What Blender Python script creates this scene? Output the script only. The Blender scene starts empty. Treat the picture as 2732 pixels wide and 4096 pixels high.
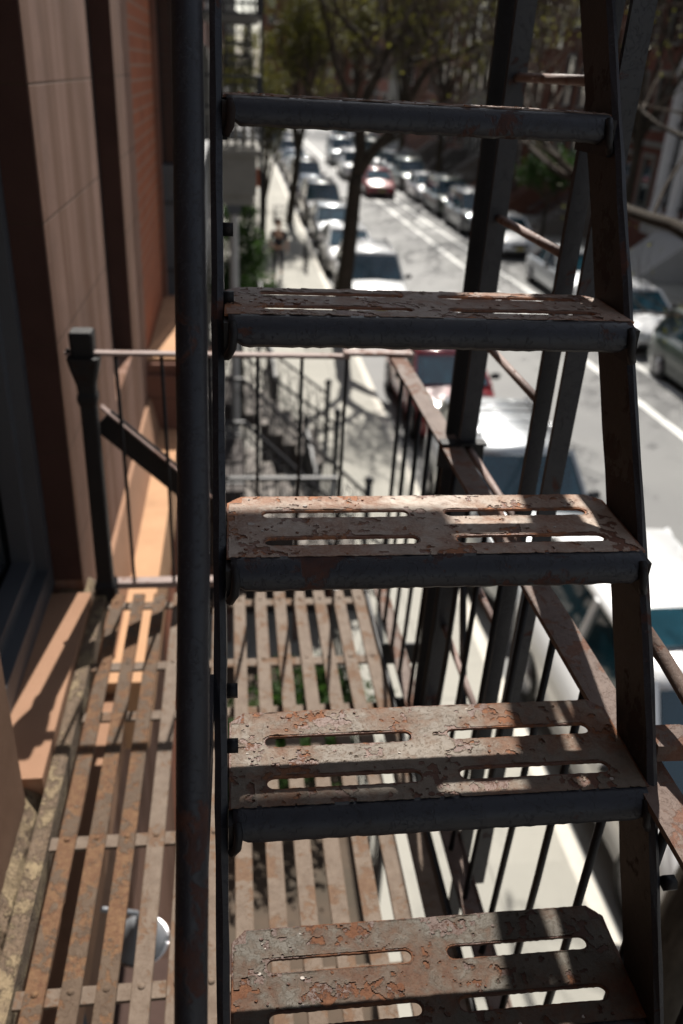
import bpy, math, random
from mathutils import Vector, Matrix, noise as mnoise
from math import radians as R, sin, cos, pi
random.seed(7)
scene = bpy.context.scene
COL = scene.collection

# ------------------------------------------------------------ camera
cam_d = bpy.data.cameras.new('camera')
cam = bpy.data.objects.new('camera', cam_d); COL.objects.link(cam)
scene.camera = cam
yw, pt, rl = R(8.236), R(27.820), R(-3.306)
fwd = Vector((sin(yw)*cos(pt), cos(yw)*cos(pt), -sin(pt)))
rt = Vector((cos(yw), -sin(yw), 0)); dn = fwd.cross(rt)
cr = cos(rl)*rt + sin(rl)*dn; cd = -sin(rl)*rt + cos(rl)*dn
cam.matrix_world = Matrix((cr, -cd, -fwd)).transposed().to_4x4()
cam_d.sensor_fit = 'VERTICAL'; cam_d.sensor_height = 36.0; cam_d.sensor_width = 24.0
cam_d.lens = 3331.1/4096*36.0
cam_d.clip_start = 0.05; cam_d.clip_end = 1500
cam_d.dof.use_dof = True; cam_d.dof.focus_distance = 1.02; cam_d.dof.aperture_fstop = 3.6
cam_d.dof.aperture_blades = 0

# ------------------------------------------------------------ sky and sun
SUN_AZ, SUN_EL = R(8.3), R(47.2)
w = bpy.data.worlds.new('World'); scene.world = w; w.use_nodes = True
nt = w.node_tree; nt.nodes.clear()
sky = nt.nodes.new('ShaderNodeTexSky'); sky.sky_type = 'NISHITA'; sky.sun_disc = False
sky.sun_elevation = SUN_EL; sky.sun_rotation = SUN_AZ; sky.dust_density = 0.6; sky.air_density = 1.3
bg = nt.nodes.new('ShaderNodeBackground'); bg.inputs[1].default_value = 0.07
wo = nt.nodes.new('ShaderNodeOutputWorld')
hs = nt.nodes.new('ShaderNodeHueSaturation'); hs.inputs['Saturation'].default_value = .45
nt.links.new(sky.outputs[0], hs.inputs['Color']); nt.links.new(hs.outputs[0], bg.inputs[0]); nt.links.new(bg.outputs[0], wo.inputs[0])
sd = bpy.data.lights.new('sun', 'SUN'); sd.energy = 5.0; sd.angle = R(0.53); sd.color = (1.0, 0.95, 0.87)
sun = bpy.data.objects.new('sun', sd); COL.objects.link(sun)
sv = Vector((sin(SUN_AZ)*cos(SUN_EL), cos(SUN_AZ)*cos(SUN_EL), sin(SUN_EL)))
sun.rotation_euler = sv.to_track_quat('Z', 'Y').to_euler()
scene.view_settings.view_transform = 'Standard'; scene.view_settings.look = 'None'
scene.view_settings.exposure = 0.82; scene.view_settings.gamma = 1.0
scene.render.engine = 'CYCLES'

# ------------------------------------------------------------ materials
class N:
    def __init__(s, name):
        s.m = bpy.data.materials.new(name); s.m.use_nodes = True
        s.t = s.m.node_tree; s.b = s.t.nodes['Principled BSDF']; s.L = s.t.links.new
        s.tc = s.t.nodes.new('ShaderNodeTexCoord'); s.co = s.tc.outputs['Object']
    def n(s, typ, **k):
        x = s.t.nodes.new(typ)
        for a, v in k.items(): setattr(x, a, v)
        return x
    def noise(s, sc, det=4, rough=.6, co=None, dist=0):
        x = s.n('ShaderNodeTexNoise'); x.inputs['Scale'].default_value = sc; x.inputs['Detail'].default_value = det
        x.inputs['Roughness'].default_value = rough; x.inputs['Distortion'].default_value = dist
        s.L(co or s.co, x.inputs['Vector']); return x.outputs['Fac']
    def vor(s, sc, feat='F1', co=None, out='Distance'):
        x = s.n('ShaderNodeTexVoronoi', feature=feat); x.inputs['Scale'].default_value = sc
        s.L(co or s.co, x.inputs['Vector']); return x.outputs[out]
    def mapr(s, v, a, b, c=0, d=1):
        x = s.n('ShaderNodeMapRange'); x.inputs[1].default_value = a; x.inputs[2].default_value = b
        x.inputs[3].default_value = c; x.inputs[4].default_value = d; s.L(v, x.inputs[0]); return x.outputs[0]
    def math(s, op, a, b=None):
        x = s.n('ShaderNodeMath', operation=op)
        for i, v in enumerate((a, b)):
            if v is None: continue
            if isinstance(v, (int, float)): x.inputs[i].default_value = v
            else: s.L(v, x.inputs[i])
        return x.outputs[0]
    def mix(s, f, a, b, bt='MIX'):
        x = s.n('ShaderNodeMix', data_type='RGBA', blend_type=bt)
        if isinstance(f, (int, float)): x.inputs[0].default_value = f
        else: s.L(f, x.inputs[0])
        for i, v in ((6, a), (7, b)):
            if isinstance(v, tuple): x.inputs[i].default_value = (*v, 1)
            else: s.L(v, x.inputs[i])
        return x.outputs[2]
    def warp(s, sc, amt):
        x = s.n('ShaderNodeTexNoise'); x.inputs['Scale'].default_value = sc; x.inputs['Detail'].default_value = 4
        s.L(s.co, x.inputs['Vector'])
        m = s.n('ShaderNodeVectorMath', operation='SUBTRACT'); s.L(x.outputs['Color'], m.inputs[0]); m.inputs[1].default_value = (.5, .5, .5)
        k = s.n('ShaderNodeVectorMath', operation='SCALE'); s.L(m.outputs[0], k.inputs[0]); k.inputs['Scale'].default_value = amt
        a = s.n('ShaderNodeVectorMath', operation='ADD'); s.L(s.co, a.inputs[0]); s.L(k.outputs[0], a.inputs[1]); return a.outputs[0]
    def scale(s, v):
        k = s.n('ShaderNodeMapping'); k.inputs['Scale'].default_value = v; s.L(s.co, k.inputs[0]); return k.outputs[0]
    def sep(s):
        x = s.n('ShaderNodeSeparateXYZ'); s.L(s.co, x.inputs[0]); return x.outputs
    def bump(s, h, st=.5, dist=.002):
        x = s.n('ShaderNodeBump'); x.inputs['Strength'].default_value = st; x.inputs['Distance'].default_value = dist
        s.L(h, x.inputs['Height']); s.L(x.outputs[0], s.b.inputs['Normal'])
    def out(s, col, rough=.7, metal=0, spec=.5):
        for k, v in (('Base Color', col), ('Roughness', rough), ('Metallic', metal), ('Specular IOR Level', spec)):
            if isinstance(v, tuple): s.b.inputs[k].default_value = (*v, 1)
            elif isinstance(v, (int, float)): s.b.inputs[k].default_value = v
            else: s.L(v, s.b.inputs[k])
        return s.m

def flaky(name, paint, paint2, rust, rust2, amount, sc=1.0, bst=.9, rough=.5, cracks=.5, bd=.003, spec=.5, grit=None, soft=.012):
    """old paint that lifts off in flakes, rust underneath"""
    s = N(name)
    wv = s.warp(28*sc, .045/sc)
    big = s.noise(9*sc, 6, .62)
    mid = s.noise(40*sc, 6, .65, wv)
    mask = s.mapr(s.math('ADD', s.math('MULTIPLY', big, .6), s.math('MULTIPLY', mid, .4)), amount-soft, amount+soft)
    lay = s.math('MULTIPLY', s.math('ADD', s.math('MULTIPLY', mid, .7), s.math('MULTIPLY', s.noise(150*sc, 4, .6, wv), .3)), 9.0)
    fr = s.math('FRACT', lay)
    crk = s.math('MULTIPLY', s.mapr(fr, .0, .07, 1, 0), s.mapr(s.noise(30*sc, 4), .52, .62))
    pc = s.mix(s.mapr(s.noise(22*sc, 5), .35, .65), paint, paint2)
    rc = s.mix(s.mapr(s.noise(70*sc, 4, .7), .35, .68), rust, rust2)
    c = s.mix(mask, pc, rc)
    fine = s.noise(260*sc, 3, .7)
    c = s.mix(s.mapr(fine, .3, .75, .0, .45), c, grit or tuple(min(1, v*1.25) for v in paint2))
    c = s.mix(s.math('MULTIPLY', crk, cracks), c, (.012, .008, .006))
    h = s.math('ADD', s.math('MULTIPLY', s.math('SUBTRACT', 1.0, mask), .55), s.math('MULTIPLY', fine, .22))
    h = s.math('ADD', h, s.math('MULTIPLY', s.noise(95*sc, 4), .6))
    h = s.math('ADD', h, s.math('MULTIPLY', s.mapr(fr, 0, .12), .45))
    s.bump(h, bst, bd)
    return s.out(c, s.mapr(mask, 0, 1, rough, .85), 0, spec)

tread_mats = []; flake_mats = []
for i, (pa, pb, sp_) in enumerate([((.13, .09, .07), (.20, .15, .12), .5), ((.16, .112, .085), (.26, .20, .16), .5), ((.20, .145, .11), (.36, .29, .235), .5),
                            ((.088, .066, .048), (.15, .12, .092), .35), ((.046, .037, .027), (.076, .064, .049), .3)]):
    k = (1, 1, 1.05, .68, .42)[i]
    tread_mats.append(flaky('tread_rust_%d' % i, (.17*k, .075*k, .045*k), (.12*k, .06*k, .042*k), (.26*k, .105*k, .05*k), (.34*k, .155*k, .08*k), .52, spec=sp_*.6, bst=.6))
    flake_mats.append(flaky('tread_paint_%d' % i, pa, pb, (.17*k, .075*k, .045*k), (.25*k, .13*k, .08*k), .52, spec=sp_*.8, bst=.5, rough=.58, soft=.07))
M = {}
M['iron'] = flaky('iron_blue', (.009, .009, .0125), (.015, .0155, .021), (.035, .013, .009), (.065, .024, .014), .585, .5, .6, .45, .2, .002, .35)
M['iron_dark'] = flaky('iron_dark', (.007, .007, .008), (.012, .011, .012), (.02, .010, .008), (.018, .012, .010), .60, .6, .4, .5, .1, .002, .2)
M['iron_brown'] = flaky('iron_brown', (.010, .007, .006), (.017, .012, .010), (.024, .011, .008), (.015, .010, .008), .52, .6, .5, .6, .3, .002)
M['iron_rust'] = flaky('iron_rusty', (.085, .055, .044), (.13, .09, .072), (.10, .042, .026), (.15, .072, .045), .52, .9, .6, .65, .3, .002, .3)
M['iron_pink'] = flaky('iron_rail', (.17, .115, .10), (.24, .175, .155), (.12, .052, .034), (.18, .09, .06), .54, .9, .5, .6, .3, .002, .35)
M['slat'] = flaky('slat', (.095, .064, .044), (.145, .106, .078), (.105, .055, .032), (.145, .085, .05), .54, 1.3, .5, .68, .15, .002, .25)
M['slat_worn'] = flaky('slat_worn', (.070, .045, .030), (.10, .068, .046), (.105, .046, .024), (.18, .10, .05), .50, 1.1, .6, .75, .15, .003, .2)
M['crust'] = flaky('crust', (.13, .09, .055), (.22, .165, .095), (.06, .035, .025), (.10, .058, .036), .50, .7, 1.0, .9, .3, .006)

def stone(name, c1, c2, jz=None, bst=.35, streak=.0, sc=1.0):
    s = N(name)
    c = s.mix(s.mapr(s.noise(3*sc, 6), .3, .7), c1, c2)
    if streak:
        st = s.mapr(s.noise(7*sc, 3, co=s.scale((1, 1, .06))), .42, .62)
        c = s.mix(s.math('MULTIPLY', st, streak), c, (c1[0]*.62, c1[1]*.5, c1[2]*.36))
    c = s.mix(s.mapr(s.noise(1.7*sc, 8, .7), .52, .72, 0, .55), c, tuple(v*.5 for v in c1))
    c = s.mix(s.mapr(s.noise(190, 3, .8), .55, .75, 0, .4), c, tuple(v*.55 for v in c1))
    c = s.mix(s.mapr(s.noise(45, 5, .8), .60, .72, 0, .5), c, tuple(min(1, v*1.35) for v in c2))
    h = s.math('ADD', s.noise(160, 5, .8), s.math('MULTIPLY', s.noise(18, 5, .7), 1.5))
    if jz:
        z = s.sep()[2]
        f = s.math('FRACT', s.math('DIVIDE', s.math('SUBTRACT', z, jz[0]), jz[1]))
        j = s.mapr(s.math('ABSOLUTE', s.math('SUBTRACT', f, .5)), .488, .495)
        c = s.mix(s.math('MULTIPLY', j, .75), c, (.05, .03, .02)); h = s.math('SUBTRACT', h, s.math('MULTIPLY', j, 3.0))
    s.bump(h, bst, .003)
    return s.out(c, .9, 0, .2)
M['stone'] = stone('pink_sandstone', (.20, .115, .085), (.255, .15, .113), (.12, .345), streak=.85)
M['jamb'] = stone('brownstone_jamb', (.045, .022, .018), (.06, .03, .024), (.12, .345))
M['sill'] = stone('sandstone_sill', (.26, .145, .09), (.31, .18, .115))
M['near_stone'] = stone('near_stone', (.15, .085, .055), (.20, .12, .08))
M['ledge'] = stone('ledge_stone', (.40, .225, .125), (.46, .27, .155), sc=.7)
M['brownstone_dark'] = stone('brownstone_dark', (.05, .03, .025), (.07, .042, .034))
M['brownstone'] = stone('brownstone', (.12, .055, .04), (.17, .08, .055), (.1, .5))

def brick(name, c1, c2, mort, axis='x'):
    s = N(name)
    cb = s.n('ShaderNodeCombineXYZ'); o = s.sep()
    s.L(o[1] if axis == 'x' else o[0], cb.inputs[0]); s.L(o[2], cb.inputs[1])
    b = s.n('ShaderNodeTexBrick'); s.L(cb.outputs[0], b.inputs['Vector'])
    b.inputs['Color1'].default_value = (*c1, 1); b.inputs['Color2'].default_value = (*c2, 1); b.inputs['Mortar'].default_value = (*mort, 1)
    b.inputs['Scale'].default_value = 1; b.inputs['Brick Width'].default_value = .21; b.inputs['Row Height'].default_value = .075
    b.inputs['Mortar Size'].default_value = .008; b.inputs['Bias'].default_value = 0
    c = s.mix(s.mapr(s.noise(2.5, 5), .3, .7, 0, .35), b.outputs['Color'], (c1[0]*.5, c1[1]*.5, c1[2]*.5))
    s.bump(b.outputs['Fac'], -.4, .004)
    return s.out(c, .9, 0, .2)
M['brick'] = brick('orange_brick', (.36, .115, .055), (.29, .09, .045), (.30, .18, .13))
M['brick_dark'] = brick('dark_brick', (.14, .055, .04), (.10, .045, .035), (.12, .09, .07))
M['brick_red'] = brick('red_brick', (.20, .06, .04), (.15, .05, .04), (.15, .11, .09))

def plain(name, c, rough=.6, metal=0, spec=.5, var=.15, sc=6):
    s = N(name)
    cc = s.mix(s.mapr(s.noise(sc, 5), .3, .7), c, tuple(max(0, v*(1-var)) for v in c))
    return s.out(cc, rough, metal, spec)
M['frame'] = plain('window_frame_paint', (.018, .018, .022), .5)
M['frame_grey'] = plain('grey_frame_paint', (.055, .06, .07), .5)
M['white'] = plain('white_paint', (.7, .7, .72), .6)
M['grey_stone'] = plain('grey_stone', (.20, .19, .17), .85)
M['limestone'] = plain('limestone', (.42, .41, .40), .85)
M['tyre'] = plain('tyre_rubber', (.015, .015, .015), .8)
M['rim'] = plain('wheel_rim', (.35, .35, .37), .3, .8)
M['chrome'] = plain('chrome', (.6, .6, .62), .15, 1)
M['lens'] = plain('lamp_lens', (.6, .6, .58), .1)
M['black_iron'] = plain('black_iron', (.012, .012, .016), .5)
M['pipe'] = plain('grey_metal', (.25, .26, .28), .4, .3)
M['skin'] = plain('skin', (.45, .27, .19), .6); M['hair'] = plain('hair', (.02, .015, .012), .6)
M['shirt'] = plain('dark_cloth', (.016, .014, .02), .9); M['jeans'] = plain('dark_jeans', (.035, .035, .045), .9); M['shoe'] = plain('shoe', (.02, .02, .02), .6)
M['plastic'] = plain('plate', (.5, .42, .12), .5)
M['orange'] = plain('orange_plastic', (.6, .12, .02), .6)
def glassy(name, c, rough=.06):
    s = N(name)
    s.b.inputs['Coat Weight'].default_value = .6; s.b.inputs['Coat Roughness'].default_value = .03
    return s.out(s.mix(s.mapr(s.noise(1.3, 3), .3, .7), c, tuple(v*.55 for v in c)), rough, 0, .9)
M['glass'] = glassy('window_glass', (.012, .014, .016))
M['car_glass'] = glassy('car_glass', (.012, .055, .08))
def paint(name, c, metal=0.0):
    s = N(name); s.b.inputs['Coat Weight'].default_value = 1.0; s.b.inputs['Coat Roughness'].default_value = .05
    return s.out(s.mix(s.mapr(s.noise(3, 4), .3, .8, 0, .25), c, tuple(v*.8 for v in c)), .35, metal)
P = dict(white=paint('paint_white', (.72, .73, .74)), silver=paint('paint_silver', (.42, .44, .46), .5), red=paint('paint_red', (.30, .012, .022)),
         green=paint('paint_dark_green', (.03, .045, .035), .2), black=paint('paint_black', (.012, .012, .014)), blue=paint('paint_blue', (.03, .05, .10), .2), grey=paint('paint_grey', (.12, .125, .13), .3))

def ground(name, c1, c2, c3, sc=.5, joints=None, rough=.85):
    s = N(name)
    c = s.mix(s.mapr(s.noise(sc, 6), .35, .65), c1, c2)
    c = s.mix(s.mapr(s.noise(sc*7, 5), .55, .75, 0, .6), c, c3)
    c = s.mix(s.mapr(s.noise(60, 3), .3, .8, 0, .3), c, c3)
    h = s.noise(90, 4)
    if joints:
        o = s.sep(); js = []
        for k in (0, 1):
            f = s.math('FRACT', s.math('DIVIDE', s.math('ADD', o[k], joints[k][0]), joints[k][1]))
            js.append(s.mapr(s.math('ABSOLUTE', s.math('SUBTRACT', f, .5)), .5-joints[k][2], .5))
        j = s.math('MAXIMUM', js[0], js[1])
        c = s.mix(s.math('MULTIPLY', j, .8), c, tuple(v*.4 for v in c2)); h = s.math('SUBTRACT', h, s.math('MULTIPLY', j, 2))
        wn = s.n('ShaderNodeTexWhiteNoise'); wn.noise_dimensions = '2D'
        cb = s.n('ShaderNodeCombineXYZ')
        for k in (0, 1): s.L(s.math('FLOOR', s.math('DIVIDE', s.math('ADD', o[k], joints[k][0]+joints[k][1]/2), joints[k][1])), cb.inputs[k])
        s.L(cb.outputs[0], wn.inputs['Vector'])
        c = s.mix(s.mapr(wn.outputs['Value'], 0, 1, 0, .35), c, c3)
    s.bump(h, .3, .004)
    return s.out(c, rough, 0, .35)
M['asphalt'] = ground('asphalt', (.135, .135, .135), (.17, .17, .165), (.10, .10, .10), .25, rough=.7)
M['concrete'] = ground('concrete', (.31, .30, .265), (.36, .345, .305), (.22, .215, .195), .6, ((.75, 1.5, .010), (.3, 1.5, .010)))
M['curb'] = plain('curb_stone', (.55, .52, .46), .8)
M['earth'] = ground('earth', (.06, .045, .03), (.09, .06, .04), (.03, .025, .02), 2)
M['marking'] = ground('road_paint', (.75, .75, .72), (.68, .68, .66), (.5, .5, .48), 3)
M['stoop_shaded'] = plain('stoop_shaded', (.05, .04, .037), .85)  # step stone darkened to paint the shade on the stoop sides
M['steps'] = plain('step_stone', (.17, .15, .135), .85)
def barkm(name, a, b):
    s = N(name); n = s.noise(9, 6, .7, s.scale((3, 3, .6)))
    s.bump(n, .8, .02); return s.out(s.mix(s.mapr(n, .35, .65), a, b), .95, 0, .15)
M['bark'] = barkm('bark', (.022, .018, .014), (.055, .045, .035))
M['twig'] = barkm('twig_bark', (.05, .038, .03), (.09, .072, .056))
def leafm(name, a, b):
    s = N(name); c = s.mix(s.mapr(s.noise(1.7, 3), .35, .65), a, b)
    s.b.inputs['Subsurface Weight'].default_value = 0
    tr = s.n('ShaderNodeBsdfTranslucent'); s.L(c, tr.inputs[0]); mx = s.n('ShaderNodeMixShader'); mx.inputs[0].default_value = .45
    o = s.t.nodes['Material Output']; s.out(c, .6, 0, .3)
    s.L(s.b.outputs[0], mx.inputs[1]); s.L(tr.outputs[0], mx.inputs[2]); s.L(mx.outputs[0], o.inputs[0]); return s.m
M['leaf'] = leafm('young_leaf', (.13, .125, .02), (.08, .08, .018))
M['leaf_green'] = leafm('green_leaf', (.04, .085, .015), (.018, .04, .010))

# ------------------------------------------------------------ mesh building
class MB:
    def __init__(s): s.v = []; s.f = []; s.mi = []; s.sm = []
    def add(s, vs, fs, mi=0, sm=False):
        o = len(s.v); s.v += [Vector(v) for v in vs]
        for f in fs: s.f.append([o+i for i in f]); s.mi.append(mi); s.sm.append(sm)
        return s
    def box(s, x0, x1, y0, y1, z0, z1, mi=0):
        vs = [(x, y, z) for x in (x0, x1) for y in (y0, y1) for z in (z0, z1)]
        return s.add(vs, [(0, 1, 3, 2), (4, 6, 7, 5), (0, 4, 5, 1), (2, 3, 7, 6), (0, 2, 6, 4), (1, 5, 7, 3)], mi)
    def cbox(s, x0, x1, y0, y1, z0, z1, b=.002, mi=0):
        """box with chamfered long edges and a slightly wavy surface"""
        d = [x1-x0, y1-y0, z1-z0]; a = d.index(max(d)); n = max(1, int(d[a]/.12))
        lo = [x0, y0, z0]; hi = [x1, y1, z1]; u, w_ = [k for k in range(3) if k != a]
        ring = []
        for (p, q) in ((lo[u]+b, lo[w_]), (hi[u]-b, lo[w_]), (hi[u], lo[w_]+b), (hi[u], hi[w_]-b), (hi[u]-b, hi[w_]), (lo[u]+b, hi[w_]), (lo[u], hi[w_]-b), (lo[u], lo[w_]+b)):
            ring.append((p, q))
        vs = []
        for i in range(n+1):
            t = lo[a]+d[a]*i/n
            for p, q in ring:
                v = [0, 0, 0]; v[a] = t; v[u] = p+random.uniform(-1, 1)*b*.25; v[w_] = q+random.uniform(-1, 1)*b*.25; vs.append(v)
        fs = []
        for i in range(n):
            for k in range(8): fs.append((i*8+k, i*8+(k+1) % 8, (i+1)*8+(k+1) % 8, (i+1)*8+k))
        fs.append(tuple(range(8))); fs.append(tuple(n*8+k for k in range(7, -1, -1)))
        return s.add(vs, fs, mi)
    def tube(s, pts, r, n=8, mi=0, cap=True, jit=0):
        pts = [Vector(p) for p in pts]; rs = r if isinstance(r, (list, tuple)) else [r]*len(pts)
        vs = []; ref = None
        for i, p in enumerate(pts):
            t = (pts[min(i+1, len(pts)-1)]-pts[max(i-1, 0)]).normalized()
            if ref is None: ref = Vector((0, 0, 1)) if abs(t.z) < .9 else Vector((1, 0, 0))
            a = t.cross(ref).normalized(); ref = a.cross(t).normalized()
            for k in range(n):
                an = 2*pi*k/n; rr = rs[i]*(1+random.uniform(-jit, jit)); vs.append(p+a*cos(an)*rr+ref*sin(an)*rr)
        fs = [(i*n+k, i*n+(k+1) % n, (i+1)*n+(k+1) % n, (i+1)*n+k) for i in range(len(pts)-1) for k in range(n)]
        if cap: fs += [tuple(range(n-1, -1, -1)), tuple((len(pts)-1)*n+k for k in range(n))]
        return s.add(vs, fs, mi, True)
    def bar(s, a, b, w_, h, up=(0, 0, 1), mi=0, bev=0):
        """flat bar from a to b: w_ across, h along up"""
        a = Vector(a); b = Vector(b); t = (b-a).normalized(); sd_ = t.cross(Vector(up)).normalized(); u = sd_.cross(t)
        vs = []
        for p in (a, b):
            for i, j in ((-1, -1), (1, -1), (1, 1), (-1, 1)): vs.append(p+sd_*i*w_/2+u*j*h/2)
        return s.add(vs, [(0, 1, 2, 3), (7, 6, 5, 4), (0, 4, 5, 1), (1, 5, 6, 2), (2, 6, 7, 3), (3, 7, 4, 0)], mi)
    def loft(s, rings, mi=0, sm=True, cap=True, closed=True):
        n = len(rings[0]); vs = [v for r_ in rings for v in r_]; m = n if closed else n-1
        fs = [(i*n+k, i*n+(k+1) % n, (i+1)*n+(k+1) % n, (i+1)*n+k) for i in range(len(rings)-1) for k in range(m)]
        if cap: fs += [tuple(range(n-1, -1, -1)), tuple((len(rings)-1)*n+k for k in range(n))]
        return s.add(vs, fs, mi, sm)
    def ball(s, c, r, mi=0, seg=12, sc=(1, 1, 1)):
        c = Vector(c); rings = []
        for i in range(seg//2+1):
            ph = pi*i/(seg//2); rr = max(sin(ph), .02)
            rings.append([c+Vector((cos(2*pi*k/seg)*rr*r*sc[0], sin(2*pi*k/seg)*rr*r*sc[1], cos(ph)*r*sc[2])) for k in range(seg)])
        return s.loft(rings, mi)
    def prism(s, poly, ax, a, b, mi=0):
        """polygon in the two other axes extruded along ax"""
        o = [k for k in range(3) if k != ax]; vs = []
        for t in (a, b):
            for p in poly:
                v = [0, 0, 0]; v[ax] = t; v[o[0]] = p[0]; v[o[1]] = p[1]; vs.append(v)
        n = len(poly)
        return s.add(vs, [tuple(range(n)), tuple(range(2*n-1, n-1, -1))]+[(k, (k+1) % n, n+(k+1) % n, n+k) for k in range(n)], mi)
    def build(s, name, mats, parent=None, local=False):
        me = bpy.data.meshes.new(name)
        off = Vector((0, 0, 0))
        if parent is not None and not local:
            p = parent
            while p is not None: off += p.location; p = p.parent
        me.from_pydata([tuple(v-off) for v in s.v], [], s.f)
        mats = mats if isinstance(mats, (list, tuple)) else [mats]
        for m_ in mats: me.materials.append(m_)
        for p_, mi, sm in zip(me.polygons, s.mi, s.sm): p_.material_index = mi; p_.use_smooth = sm
        me.update()
        o = bpy.data.objects.new(name, me); COL.objects.link(o)
        if parent is not None: o.parent = parent
        return o

def recalc(o):
    import bmesh
    bm = bmesh.new(); bm.from_mesh(o.data); bmesh.ops.recalc_face_normals(bm, faces=bm.faces); bm.to_mesh(o.data); bm.free(); return o
def thing(name, label, cat, loc=(0, 0, 0), group=None, rz=0):
    o = bpy.data.objects.new(name, None); COL.objects.link(o); o.empty_display_size = .1
    o.location = loc; o.rotation_euler = (0, 0, rz); o['label'] = label; o['category'] = cat
    if group: o['group'] = group
    return o
def tag(o, label, cat, group=None):
    o['label'] = label; o['category'] = cat
    if group: o['group'] = group
    return o
def struct(o): o['kind'] = 'structure'; return o
def copy_tree(o, parent=None):
    c = o.copy(); COL.objects.link(c); c.parent = parent
    for ch in list(kids.get(o.name, [])): copy_tree(ch, c)
    return c
kids = {}
def index_tree(root):
    for o in bpy.data.objects:
        if o.parent: kids.setdefault(o.parent.name, [])
    todo = [root]
    while todo:
        r_ = todo.pop(); kids[r_.name] = [o for o in bpy.data.objects if o.parent == r_]; todo += kids[r_.name]

G = -6.4; SW = G+.12
# ------------------------------------------------------------ ground, road, pavements
def sheet(name, x0, x1, y0, y1, z, m):
    return MB().add([(x0, y0, z), (x1, y0, z), (x1, y1, z), (x0, y1, z)], [(0, 1, 2, 3)]).build(name, m)
struct(sheet('ground', -400, 500, -200, 900, G-.03, M['earth']))
struct(sheet('road', 3.1, 12.5, -40, 330, G, M['asphalt']))
def slab(name, x0, x1, m):
    return struct(MB().box(x0, x1, -40, 330, G-.2, SW).build(name, m))
slab('pavement', -.5, 3.0, M['concrete']); struct(MB().box(-.5, 1.1, -2, 7.9, SW-.1, SW+.03).build('planting_bed_shade', M['earth'])); slab('kerb', 3.0, 3.15, M['curb'])  # dark earth of the bed also paints in the areaway's shade
slab('far_pavement', 12.62, 17.2, M['concrete']); slab('far_kerb', 12.45, 12.62, M['curb'])
mk = MB()
def line(x0, y0, x1, y1, wd, z=G+.004):
    mk.add([(x0-wd/2, y0, z), (x0+wd/2, y0, z), (x1+wd/2, y1, z), (x1-wd/2, y1, z)], [(0, 1, 2, 3)])
line(9.78, 2, 7.6, 70, .2); line(11.14, 2, 8.65, 70, .17); line(7.6, 70, 7.0, 140, .2)
for yy in (8, 24, 40):   # bicycle lane symbol: wheels, frame, chevrons
    cx = 10.4-(yy)*.029
    for dx, dy in ((0, 0), (0, 1.1)):
        for k in range(10):
            a = 2*pi*k/10; b = 2*pi*(k+1)/10
            mk.add([(cx+dx+cos(a)*.28, yy+dy+sin(a)*.45, G+.004), (cx+dx+cos(a)*.2, yy+dy+sin(a)*.34, G+.004), (cx+dx+cos(b)*.2, yy+dy+sin(b)*.34, G+.004), (cx+dx+cos(b)*.28, yy+dy+sin(b)*.45, G+.004)], [(0, 1, 2, 3)])
    for sgn in (-1, 1):
        mk.add([(cx, yy+3.0, G+.004), (cx, yy+2.75, G+.004), (cx+sgn*.4, yy+2.1, G+.004), (cx+sgn*.4, yy+2.35, G+.004)], [(0, 1, 2, 3)])
struct(mk.build('road_markings', M['marking']))

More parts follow.
